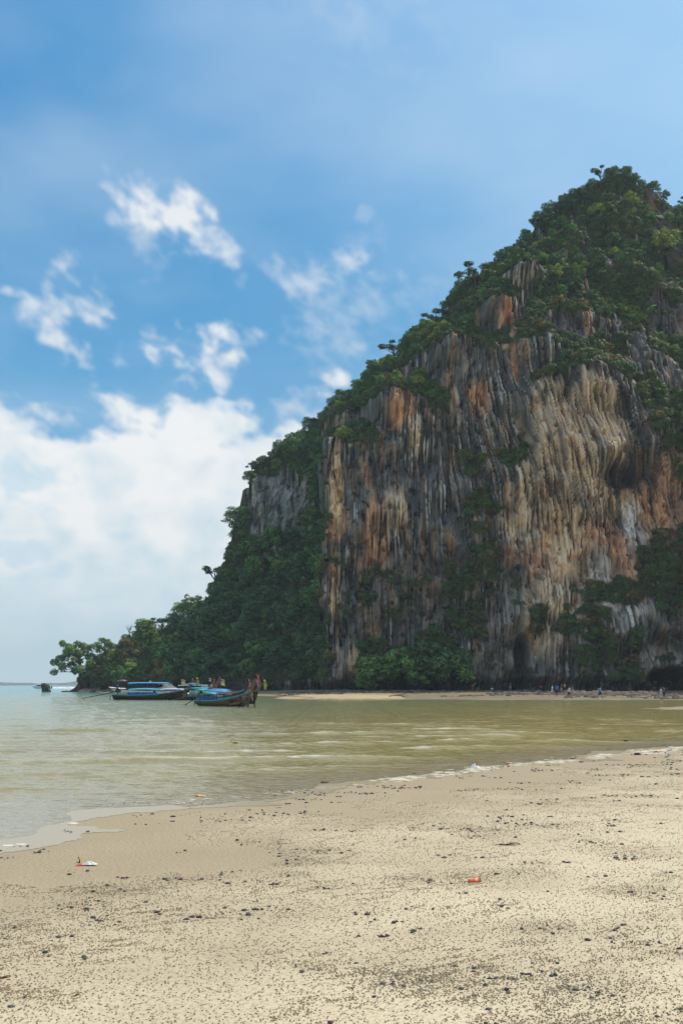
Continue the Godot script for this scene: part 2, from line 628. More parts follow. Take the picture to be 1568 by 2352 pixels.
func slabs(s: int) -> FastNoiseLite:   # blocks with sharp edges
	var n := FastNoiseLite.new()
	n.seed = s
	n.frequency = 1.0
	n.noise_type = FastNoiseLite.TYPE_CELLULAR
	n.cellular_return_type = FastNoiseLite.RETURN_CELL_VALUE
	n.cellular_jitter = 1.0
	n.domain_warp_enabled = true
	n.domain_warp_amplitude = 0.5
	n.domain_warp_frequency = 0.9
	return n
var ridge: Array = []
var deep_left: Array = []
var deep_right: Array = []
var table_left: PackedFloat32Array
var table_right: PackedFloat32Array
const TX0 := -92.0
const TY0 := -6.0
const TSTEP := 2.0
const TNX := 140
const TNY := 64

func controls(list: Array) -> Array:
	var out := []
	for p in list:
		out.append(at(p[0], p[1], p[2]))
	return out

func table(points: Array) -> PackedFloat32Array:
	var t := PackedFloat32Array()
	for j in TNY:
		for i in TNX:
			var x := TX0 + i * TSTEP
			var y := TY0 + j * TSTEP
			var sum := 0.0
			var w := 0.0
			for p in points:
				var r: float = (p.x - x) * (p.x - x) * 0.8 + (p.y - y) * (p.y - y) + 6.0
				var k := 1.0 / (r * r)
				sum += p.z * k
				w += k
			t.append(sum / w)
	return t

func look(t: PackedFloat32Array, x: float, y: float) -> float:
	var fx := clampf((x - TX0) / TSTEP, 0.0, TNX - 1.001)
	var fy := clampf((y - TY0) / TSTEP, 0.0, TNY - 1.001)
	var i := int(fx)
	var j := int(fy)
	fx -= i
	fy -= j
	var k := j * TNX + i
	return lerpf(lerpf(t[k], t[k + 1], fx), lerpf(t[k + TNX], t[k + TNX + 1], fx), fy)

func prow_x(y: float) -> float:   # where the big wall ends in a prow, seen from the beach
	return -4.6 + 0.5 * sin(y * 0.23) + n_big.get_noise_2d(y * 0.09, 3.0) * 2.4 + n_fine.get_noise_2d(y * 0.4, 5.0) * 0.8 + smoothstep(48.0, 30.0, y) * 0.6 - smoothstep(20.0, 4.0, y) * 0.8

func base_depth(x: float, y: float) -> float:
	var s := smoothstep(-0.5, 0.5, (x - prow_x(y)) / 0.9)
	if s <= 0.0:
		return look(table_left, x, y)
	if s >= 1.0:
		return look(table_right, x, y)
	return lerpf(look(table_left, x, y), look(table_right, x, y), s)

# measured patches: u, v, half width, half height, lean, depth there -> world ellipses on the wall
var patches: Array = []

func patch(kind: String, u: float, v: float, ru: float, rv: float, strength: float, d := 180.0, lean := 0.0) -> void:
	var p := at(u, v, d)
	patches.append([kind, p.x, p.y, ru / FOCAL * d, rv / FOCAL * d, strength, lean])

func measure_patches() -> void:
	# cream and orange flowstone, burnt orange rock, grey-white calcite, hollows with their darkness painted in
	patch("ochre", 768, 1130, 20, 95, 1.0, 190, 0.10)
	patch("orange", 776, 1205, 26, 40, 1.0, 190)
	patch("ochre", 768, 1345, 15, 85, 0.9, 190)
	patch("orange", 722, 1265, 9, 35, 0.8, 225)
	patch("orange", 862, 1225, 32, 95, 0.8, 186)
	patch("cream", 905, 1180, 26, 60, 0.7, 186)
	patch("orange", 920, 930, 32, 42, 0.9, 186)
	patch("cream", 955, 975, 16, 60, 0.75, 186)
	patch("orange", 845, 1090, 12, 34, 0.7, 186)
	patch("orange", 1100, 915, 30, 48, 0.9, 186)
	patch("orange", 1040, 905, 14, 50, 0.4, 186)
	patch("orange", 1168, 720, 20, 85, 1.0, 186)
	patch("cream", 1160, 760, 10, 45, 0.9, 186)
	patch("orange", 1182, 835, 13, 50, 0.7, 186)
	patch("cream", 1300, 960, 70, 100, 0.9, 178, 0.25)
	patch("cream", 1375, 950, 46, 95, 0.9, 178, 0.28)
	patch("cream", 1345, 1080, 60, 90, 0.9, 178, 0.22)
	patch("cream", 1240, 1060, 50, 110, 0.75, 178, 0.1)
	patch("cream", 1200, 1190, 42, 75, 0.9, 180, 0.15)
	patch("ochre", 1280, 1190, 60, 80, 0.9, 179, 0.1)
	patch("orange", 1300, 1275, 105, 52, 1.0, 178)
	patch("orange", 1400, 1240, 75, 66, 0.9, 180)
	patch("orange", 1190, 1260, 30, 40, 0.6, 180)
	patch("cream", 1280, 1370, 60, 66, 1.0, 177)
	patch("ochre", 1240, 1400, 40, 70, 0.7, 177)
	patch("calcite", 1385, 1300, 26, 60, 0.9, 178)
	patch("calcite", 1460, 1210, 26, 70, 1.0, 179)
	patch("orange", 1435, 1330, 45, 80, 0.7, 178)
	patch("calcite", 1420, 1400, 50, 50, 0.7, 176)
	patch("orange", 1500, 1180, 50, 80, 0.8, 179)
	patch("orange", 1555, 1130, 40, 120, 0.65, 178)
	patch("orange", 1555, 800, 20, 36, 0.9, 186)
	patch("ochre", 1410, 1000, 30, 60, 0.5, 178, 0.2)
	patch("cream", 1270, 1460, 36, 60, 0.7, 176)
	patch("pale", 1160, 1420, 60, 80, 0.5, 183)
	patch("pale", 1150, 1520, 60, 55, 0.8, 182)
	patch("pale", 1250, 1520, 40, 50, 0.6, 178)
	patch("pale", 785, 1510, 40, 66, 0.6, 188)
	patch("ochre", 815, 1525, 22, 40, 0.7, 188)
	patch("pale", 1520, 1520, 50, 40, 0.8, 173)
	patch("orange", 1545, 1550, 40, 14, 0.4, 172)
	patch("pale", 1370, 1560, 100, 20, 0.35, 170)
	patch("cream", 1330, 1330, 90, 120, 0.7, 178)
	patch("ochre", 1400, 1150, 60, 60, 0.6, 180)
	patch("pale", 1430, 1420, 60, 70, 0.6, 176)
	patch("pale", 1190, 1400, 40, 90, 0.5, 182)
	patch("black", 1440, 1085, 46, 26, 1.0, 178)
	patch("black", 1500, 1060, 30, 40, 0.5, 178)
	patch("black", 1290, 880, 22, 44, 0.7, 178, 0.2)
	patch("black", 1215, 1010, 16, 60, 0.6, 180)
	patch("cave", 1197, 1505, 17, 44, 1.0, 182)
	patch("cave", 1197, 1560, 30, 26, 0.7, 182)
	patch("cave", 1540, 1556, 46, 20, 1.0, 176)
	patch("cave", 1466, 1086, 18, 12, 0.5, 178)
	patch("black", 1330, 1570, 150, 16, 0.7, 170)
	patch("black", 1530, 1550, 40, 18, 0.9, 176)
	patch("grey", 638, 1178, 108, 112, 1.0, 237)
	patch("grey", 585, 1180, 34, 100, 1.0, 239)
	patch("grey", 1290, 560, 120, 60, 0.6, 205)
	patch("black", 660, 1230, 10, 40, 0.6, 237)
	# growth rooted in the wall
	for p in [[1085, 1320, 70, 60, 0.75, 183], [1080, 1060, 24, 44, 0.9, 185], [1100, 1180, 44, 60, 0.6, 185], [1010, 1330, 60, 34, 0.3, 184], [1120, 1255, 55, 30, 0.6, 184],
			[890, 1370, 110, 70, 0.36, 185], [810, 1420, 44, 60, 0.36, 187], [900, 1520, 80, 56, 1.0, 184], [1010, 1510, 70, 66, 1.0, 182], [1070, 1440, 40, 70, 0.7, 183],
			[1360, 1430, 46, 36, 1.0, 172], [1440, 1490, 46, 46, 1.0, 172], [1345, 1520, 44, 30, 0.8, 172], [1410, 1540, 60, 26, 0.7, 171], [1390, 1480, 60, 60, 0.35, 172],
			[1530, 1340, 56, 76, 1.0, 174], [1500, 1270, 30, 40, 1.0, 177], [1530, 990, 44, 50, 1.0, 180], [1565, 1050, 26, 50, 0.9, 180], [1240, 1420, 22, 36, 0.8, 176], [1560, 1240, 20, 40, 0.8, 176],
			[1500, 890, 50, 50, 0.7, 182], [1400, 790, 60, 44, 0.8, 186], [1240, 660, 40, 22, 0.2, 190], [780, 1300, 40, 30, 0.35, 189], [1190, 1350, 24, 40, 0.4, 181], [850, 1110, 40, 30, 0.25, 187], [1300, 1390, 10, 14, 0.4, 177]]:
		patch("growth", p[0], p[1], p[2], p[3], p[4], p[5])

func make_cliff() -> void:
	for p in [[150, 1594, 254], [172, 1585, 252], [190, 1548, 252], [220, 1515, 252], [290, 1478, 250], [360, 1452, 247], [430, 1430, 245], [480, 1378, 244], [520, 1305, 244], [535, 1240, 241], [553, 1140, 240], [558, 1122, 240], [571, 1120, 240], [577, 1078, 240], [620, 1040, 241], [660, 1016, 240], [700, 982, 238], [740, 952, 235], [790, 918, 232], [850, 878, 228], [890, 828, 225], [940, 792, 222], [990, 752, 220], [1040, 708, 220], [1090, 662, 220], [1140, 626, 220], [1180, 598, 220], [1210, 558, 220], [1250, 500, 220], [1290, 470, 220], [1340, 450, 222], [1385, 442, 223], [1425, 440, 224], [1460, 446, 224], [1500, 458, 224], [1540, 470, 222], [1568, 472, 222], [1700, 490, 220], [1900, 560, 215], [2100, 640, 205], [2400, 760, 180], [2700, 960, 165], [2900, 1300, 160], [3000, 1588, 160]]:
		var q := at(p[0], p[1], p[2])
		ridge.append([q.x, q.y])
	deep_left = controls([[180, 1588, 251], [220, 1590, 247], [300, 1588, 240], [400, 1588, 232], [500, 1588, 224], [600, 1588, 215], [700, 1588, 206], [735, 1588, 202],
		[200, 1560, 252], [230, 1520, 253], [300, 1490, 252], [360, 1460, 249], [300, 1540, 244], [400, 1500, 240], [440, 1430, 246], [480, 1385, 246], [500, 1480, 233], [600, 1480, 225], [700, 1480, 214],
		[540, 1300, 241], [600, 1290, 236], [680, 1290, 232], [720, 1350, 220], [600, 1380, 231], [540, 1400, 238], [560, 1250, 240], [600, 1200, 239], [660, 1200, 238], [700, 1200, 238], [560, 1140, 241], [600, 1120, 241], [660, 1100, 240], [620, 1060, 244], [700, 1080, 238], [735, 1200, 234],
		[735, 1060, 234], [660, 1020, 244], [700, 985, 244], [740, 960, 240], [735, 1450, 208]])
	deep_right = controls([[745, 1588, 189], [745, 1450, 190], [745, 1300, 190], [745, 1150, 190], [745, 1040, 191], [850, 1588, 188], [1000, 1588, 186], [1150, 1588, 184], [1250, 1588, 182], [1200, 1500, 183], [1330, 1480, 172], [1330, 1588, 171], [1450, 1588, 170], [1450, 1450, 173], [1380, 1420, 174], [1490, 1588, 180], [1500, 1500, 178], [1550, 1588, 182], [1560, 1530, 173], [1568, 1450, 175],
		[800, 1030, 188], [900, 905, 187], [1040, 768, 187], [1140, 672, 188], [1215, 600, 190],
		[850, 1400, 187], [850, 1200, 186], [1000, 1400, 185], [1000, 1200, 185], [1000, 1000, 186], [1150, 1000, 185], [1150, 850, 186], [1150, 1200, 184], [1150, 1350, 183], [1250, 1400, 178], [1250, 1250, 180], [1250, 1100, 179], [1300, 1000, 177], [1300, 880, 177], [1380, 880, 177], [1400, 1020, 176], [1430, 1090, 181], [1430, 1160, 182], [1300, 1150, 179], [1330, 1300, 179], [1430, 1300, 180], [1550, 1000, 179], [1550, 1150, 180], [1550, 1300, 176], [1250, 800, 181],
		[740, 990, 215], [735, 955, 236], [800, 960, 206], [800, 915, 234], [900, 860, 205], [890, 830, 227], [1000, 780, 203], [990, 755, 222], [1090, 702, 204], [1090, 665, 222], [1180, 622, 206], [1180, 600, 222], [1255, 552, 206], [1220, 560, 220], [1260, 500, 222],
		[1300, 740, 187], [1300, 650, 196], [1300, 560, 207], [1300, 465, 222], [1400, 780, 189], [1400, 650, 199], [1400, 520, 212], [1420, 405, 226], [1500, 850, 186], [1500, 700, 196], [1500, 550, 210], [1490, 430, 226], [1568, 750, 194], [1568, 600, 208], [1568, 450, 224],
		[1700, 1588, 174], [1700, 1300, 172], [1700, 1000, 174], [1700, 700, 192], [1700, 475, 222], [2000, 1588, 150], [2000, 1000, 154], [2000, 700, 185], [2000, 590, 210], [2500, 1588, 122], [2500, 1200, 126], [2500, 1000, 150], [2800, 1588, 120], [2800, 1200, 130]])
	table_left = table(deep_left)
	table_right = table(deep_right)
	measure_patches()
	var lean_at := at(1345, 1000, 178)
	cliff_x = steps(-79.5, -6.3, 0.4, 1.0)
	cliff_x.append_array(steps(-6.1, 74.0, 0.165, 1.0))
	cliff_x.append_array(steps(74.6, 177.0, 1.0, 1.0))
	var nx := cliff_x.size()
	var back := 14
	cliff_rows = cliff_front + back
	cliff_v.resize(nx * cliff_rows)
	cliff_veg.resize(nx * cliff_rows)
	var col := PackedColorArray()
	col.resize(nx * cliff_rows)
	for i in nx:
		var x := cliff_x[i]
		var top := ramp(ridge, x) + n_big.get_noise_2d(x * 0.12, 0.0) * 1.2 + n_fine.get_noise_2d(x * 0.3, 4.0) * 0.4
		top = maxf(top, 0.3)
		var mine := []
		for p in patches:
			if absf(x - p[1]) < p[3] * 1.7 + absf(p[6]) * p[4] + 1.5:
				mine.append(p)
		for j in cliff_rows:
			var k := j * nx + i
			if j >= cliff_front:
				var b := float(j - cliff_front + 1) / back
				var r := cliff_v[(cliff_front - 1) * nx + i]
				cliff_v[k] = Vector3(x, lerpf(r.y, -2.0, pow(b, 1.4)), r.z - b * 70.0)
				col[k] = lin(0.05, 0.06, 0.03)
				continue
			var y := -1.5 + (top + 1.5) * j / (cliff_front - 1.0)
			var z := base_depth(x, y)
			var recede := (base_depth(x, y - 1.0) - base_depth(x, y + 1.0)) * 0.5      # metres back per metre up
			var slope := smoothstep(0.42, 0.85, recede)
			# the forested hill and headland beside the big wall
			var hill := 0.0
			if x < prow_x(y):
				hill = 1.0
				for p in mine:
					if p[0] == "grey":
						var e: float = pow((x - p[1]) / p[3], 2.0) + pow((y - p[2]) / p[4], 2.0)
						hill = minf(hill, smoothstep(0.7, 1.25, e + n_big.get_noise_2d(x * 0.2, y * 0.2) * 0.8))
				hill *= smoothstep(2.2, 4.8, y + n_big.get_noise_2d(x * 0.3, 8.0) * 2.0)
			if x > 40.0 and y > 76.0:
				slope = maxf(slope, 0.9 * smoothstep(78.0, 90.0, y + n_big.get_noise_2d(x * 0.1, 2.0) * 6.0))
			var veg := maxf(slope * smoothstep(-0.35, 0.05, n_big.get_noise_2d(x * 0.16, y * 0.09) + (0.2 if x < 36.0 else 0.02)), hill)
			# warp so that runnels lean where the photograph shows them leaning
			var e0: float = pow((x - lean_at.x) / 34.0, 2.0)
			var wx := x + 0.26 * smoothstep(1.0, 0.0, e0) * 16.0 * tanh((y - lean_at.y) / 16.0) + n_big.get_noise_2d(x * 0.05 + 9.0, y * 0.02) * 0.8
			var big := n_big.get_noise_2d(wx * 0.07, y * 0.045)
			var flute := n_flute.get_noise_2d(wx * 0.28, y * 0.035)
			var rib := n_rib.get_noise_2d(wx * 0.5 + 60.0, y * 0.03)
			var pock := n_pock.get_noise_2d(wx * 0.42, y * 0.30)
			var crack := smoothstep(0.52, 0.78, n_rib.get_noise_2d(wx * 0.7 + 160.0, y * 0.035 + 4.0))
			var fine := n_fine.get_noise_2d(wx * 1.7, y * 0.13)
			var rock := 1.0 - 0.75 * veg
			var iso := n_iso.get_noise_2d(wx * 0.22, y * 0.13)
			var st := smoothstep(-0.15, 0.3, n_big.get_noise_2d(wx * 0.07 + 200.0, y * 0.035))      # where the wall is fluted rather than broken
			st = maxf(st, 0.75 * smoothstep(1.0, 0.3, e0 + pow((y - lean_at.y) / 30.0, 2.0)))
			var slab := n_slab.get_noise_2d(wx * 0.17, y * 0.065)
			var slab2 := n_slab2.get_noise_2d(wx * 0.5 + 40.0, y * 0.24)
			var disp := big * 2.4 + rock * (slab * 0.9 + slab2 * 0.38 + flute * 1.05 + iso * (1.7 - 0.9 * st) + (0.25 + 0.75 * st) * (rib * 0.6 + fine * 0.35 - 1.3 * crack) - 1.1 * smoothstep(0.26, 0.5, pock)) + veg * n_pock.get_noise_2d(x * 0.25, y * 0.25 + z * 0.1) * 1.6
			# hanging tongues: the wall steps back under them
			var hang := n_flute.get_noise_2d(wx * 0.2 + 30.0, 7.0) * 5.0 + y
			disp += rock * 0.9 * (fposmod(hang / 11.0 + big * 0.7, 1.0) - 0.5)
			# the sea has cut a notch along the foot
			disp -= 2.6 * smoothstep(3.6, 1.2, y + n_pock.get_noise_2d(x * 0.3, 3.0) * 1.5)
			# measured patches
			var warm := {}
			var growth := 0.0
			for p in mine:
				var e: float = pow((x + p[6] * (y - p[2]) - p[1]) / p[3], 2.0) + pow((y - p[2]) / p[4], 2.0)
				if e > 3.0:
					continue
				var w: float = p[5] * smoothstep(1.6, 0.1, e + (flute * 0.9 + fine * 0.35) * 0.9)
				if p[0] == "growth":
					growth = maxf(growth, p[5] * smoothstep(1.3, 0.5, e + big * 0.5 + pock * 0.5) * (0.3 + 0.75 * smoothstep(-0.18, 0.12, n_pock.get_noise_2d(x * 0.22 + 50.0, y * 0.22))))
				else:
					warm[p[0]] = maxf(warm.get(p[0], 0.0), w)
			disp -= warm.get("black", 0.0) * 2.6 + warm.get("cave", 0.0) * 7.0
			disp += growth * 0.8
			veg = maxf(veg, growth * 0.85)
			z += disp
			cliff_v[k] = Vector3(x, y, z)
			cliff_veg[k] = veg
			# colour of the rock itself, then shade painted into its hollows
			var s1 := n_streak.get_noise_2d(wx * 0.9, y * 0.045)
			var s2 := n_detail.get_noise_2d(wx * 1.7 + 30.0, y * 0.055)
			var s3 := n_big.get_noise_2d(wx * 0.35 + 70.0, y * 0.12)
			var run := 0.2 + 0.8 * st
			var c := lin(0.062, 0.058, 0.054).lerp(lin(0.27, 0.258, 0.235), clampf(0.18 + slab * 0.16 + slab2 * 0.12 + iso * 0.75 + run * (s1 * 1.0 + s2 * 0.75), 0.0, 1.0))
			c = c.lerp(lin(0.19, 0.135, 0.09), clampf(s3 * 1.1 + 0.1, 0.0, 0.6))
			c = c.lerp(lin(0.60, 0.53, 0.43), smoothstep(0.30, 0.42, s2 + s1 * 0.5 + iso * 0.3) * 0.8 * run)
			c = c.lerp(lin(0.50, 0.25, 0.115), smoothstep(0.24, 0.5, n_streak.get_noise_2d(wx * 0.4 + 11.0, y * 0.03) + iso * 0.35) * 0.5)
			var tone := clampf(0.92 + iso * 0.8 + slab2 * 0.10 + run * (0.8 * s2 + 0.4 * s1), 0.25, 1.3)
			c = c.lerp(lin(0.36, 0.35, 0.32) * tone, warm.get("grey", 0.0) * 0.7)
			c = c.lerp(lin(0.50, 0.43, 0.34) * tone, warm.get("pale", 0.0) * 0.75)
			c = c.lerp(lin(0.76, 0.38, 0.19) * tone, warm.get("orange", 0.0) * 0.85)
			c = c.lerp(lin(0.80, 0.52, 0.27) * tone, warm.get("ochre", 0.0) * 0.9)
			c = c.lerp(lin(0.83, 0.60, 0.39) * tone, warm.get("cream", 0.0) * 0.9)
			c = c.lerp(lin(0.74, 0.69, 0.63) * tone, warm.get("calcite", 0.0) * 0.8)
			# black water streaks run down through all of it
			c = c.lerp(lin(0.035, 0.036, 0.038), smoothstep(0.17, 0.27, n_streak.get_noise_2d(wx * 1.1 + 90.0, y * 0.03) + s2 * 0.15) * (0.8 - 0.3 * warm.get("cream", 0.0)) * run)
			c = c.lerp(lin(0.03, 0.028, 0.026), crack * 0.75)
			c = c.lerp(lin(0.03, 0.03, 0.03), maxf(warm.get("black", 0.0), warm.get("cave", 0.0)) * 0.8)  # hollows and caves carry their shade in the rock colour
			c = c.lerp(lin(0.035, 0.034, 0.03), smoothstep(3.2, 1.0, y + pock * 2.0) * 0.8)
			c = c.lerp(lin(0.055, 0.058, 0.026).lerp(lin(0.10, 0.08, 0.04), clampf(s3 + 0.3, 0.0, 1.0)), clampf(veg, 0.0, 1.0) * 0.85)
			col[k] = Color(clampf(c.r, 0.015, 0.85), clampf(c.g, 0.015, 0.85), clampf(c.b, 0.015, 0.85))
	var m := tinted(0.85)
	var bumps := NoiseTexture2D.new()
	bumps.width = 512
	bumps.height = 512
	bumps.seamless = true
	var bn := noise(57, 5)
	bn.frequency = 0.02
	bumps.noise = bn
	m.heightmap_enabled = true
	m.heightmap_texture = bumps
	m.heightmap_scale = 6.0
	m.uv1_triplanar = true
	m.uv1_world_triplanar = true
	m.uv1_scale = Vector3(0.22, 0.09, 0.22)
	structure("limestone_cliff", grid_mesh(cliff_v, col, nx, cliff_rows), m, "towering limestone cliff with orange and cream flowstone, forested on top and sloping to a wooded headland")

func make_islands() -> void:
	# low hazy land across the bay
	var m := paint(lin(0.06, 0.08, 0.05), 0.9)
	var nz := noise(61, 4)
	var v := PackedVector3Array()
	var n := 240
	for j in 5:
		for i in n:
			var u := -500.0 + i * 4.5
			var d := 2700.0
			var hump: float = 9.0 * exp(-pow((u - 124) / 19.0, 2.0)) + 3.0 * exp(-pow((u - 100) / 10.0, 2.0)) + 8.0 * exp(-pow((u - 176) / 10.0, 2.0)) + 8.0 * exp(-pow((u + 160) / 60.0, 2.0))
			var h := 6.0 * smoothstep(-500.0, -100.0, u) + hump + nz.get_noise_1d(u * 0.06) * 2.6 + 1.5
			var t := j / 4.0
			v.append(at(u, HORIZON, d) + Vector3(0, -EYE - 1.0 + (h * 1.05 + 1.0) * sin(t * PI * 0.5), -400.0 * t))
	structure("distant_islands", grid_mesh(v, PackedColorArray(), n, 5), m, "low blue hazy islands along the horizon across the bay")

# ---------------------------------------------------------------- trees and shrubs
var crown_mesh := {}     # kind -> meshes
var trunk_mesh := {}
var leaf_mat: StandardMaterial3D
var bark_mat: StandardMaterial3D

class Soup:   # loose triangles with colours and normals of their own
	var v := PackedVector3Array()
	var n := PackedVector3Array()
	var c := PackedColorArray()
	func tri(a: Vector3, b: Vector3, d: Vector3, na: Vector3, col: Color) -> void:
		v.append(a); v.append(b); v.append(d)
		n.append(na); n.append(na); n.append(na)
		c.append(col); c.append(col); c.append(col)
	func face(a: Vector3, b: Vector3, d: Vector3, col: Color) -> void:   # flat, front clockwise
		tri(a, b, d, (d - a).cross(b - a).normalized(), col)
	func quad(a: Vector3, b: Vector3, d: Vector3, e: Vector3, col: Color) -> void:
		face(a, b, d, col)
		face(a, d, e, col)
	func mesh() -> ArrayMesh:
		var arr := []
		arr.resize(Mesh.ARRAY_MAX)
		arr[Mesh.ARRAY_VERTEX] = v
		arr[Mesh.ARRAY_NORMAL] = n
		arr[Mesh.ARRAY_COLOR] = c
		var m := ArrayMesh.new()
		m.add_surface_from_arrays(Mesh.PRIMITIVE_TRIANGLES, arr)
		return m
	func tube(p: Array, r: Array, sides: int, col: Color) -> void:   # round, through the points
		var ring := []
		for k in p.size():
			var t: Vector3 = (p[mini(k + 1, p.size() - 1)] - p[maxi(k - 1, 0)]).normalized()
			var side := t.cross(Vector3(0.3, 0.2, 0.9) if absf(t.z) < 0.8 else Vector3(1, 0.2, 0)).normalized()
			var up := side.cross(t)
			var one := []
			for s in sides:
				var a := TAU * s / sides
				one.append([p[k] + (side * cos(a) + up * sin(a)) * r[k], side * cos(a) + up * sin(a)])
			ring.append(one)
		for k in p.size() - 1:
			for s in sides:
				var q := (s + 1) % sides
				var a = ring[k][s]; var b = ring[k][q]; var d = ring[k + 1][q]; var e = ring[k + 1][s]
				v.append_array([a[0], d[0], b[0], a[0], e[0], d[0]])
				n.append_array([a[1], d[1], b[1], a[1], e[1], d[1]])
				for i in 6:
					c.append(col)

func rand_dir() -> Vector3:
	var z := rng.randf_range(-1, 1)
	var a := rng.randf() * TAU
	return Vector3(cos(a) * sqrt(1 - z * z), z, sin(a) * sqrt(1 - z * z))

# lobes of leaves: each lobe is centre, radius; leaves sit near the lobe's skin and stick out of it
func leafy(soup: Soup, lobes: Array, leaves: int, size: float, base: Color, vary: float, squash := 0.8) -> void:
	var total := 0.0
	for l in lobes:
		total += l[1] * l[1]
	for l in lobes:
		var count := int(leaves * l[1] * l[1] / total)
		var tone := rng.randf_range(1.0 - vary, 1.0 + vary)
		var gap := rand_dir()
		for k in count:
			var dir := rand_dir()
			if dir.y < -0.35 and rng.randf() < 0.6:
				dir.y = -dir.y
			if dir.dot(gap) > 0.72 and rng.randf() < 0.8:
				continue
			var r: float = l[1] * (1.16 - 0.55 * pow(rng.randf(), 1.5)) * (1.0 + 0.14 * sin(dir.x * 9.0 + l[0].x * 3.0) * sin(dir.z * 8.0 + dir.y * 7.0))
			var p: Vector3 = l[0] + Vector3(dir.x, dir.y * squash, dir.z) * r
			var nrm := (dir + rand_dir() * 0.7 + Vector3(0, 0.7, 0)).normalized()
			var t := nrm.cross(rand_dir()).normalized()
			var b := nrm.cross(t)
			var s := size * rng.randf_range(0.6, 1.3)
			var col := base * (tone * rng.randf_range(0.72, 1.28))
			col = Color(col.r * rng.randf_range(0.9, 1.15), col.g, col.b * rng.randf_range(0.8, 1.1))
			var sn := (nrm * 0.55 + dir * 0.65).normalized()
			var droop := nrm * -s * 0.25
			soup.tri(p - t * s, p + b * s * 0.5, p + t * s + droop, sn, col)
			soup.tri(p - t * s, p + t * s + droop, p - b * s * 0.5, sn, col)

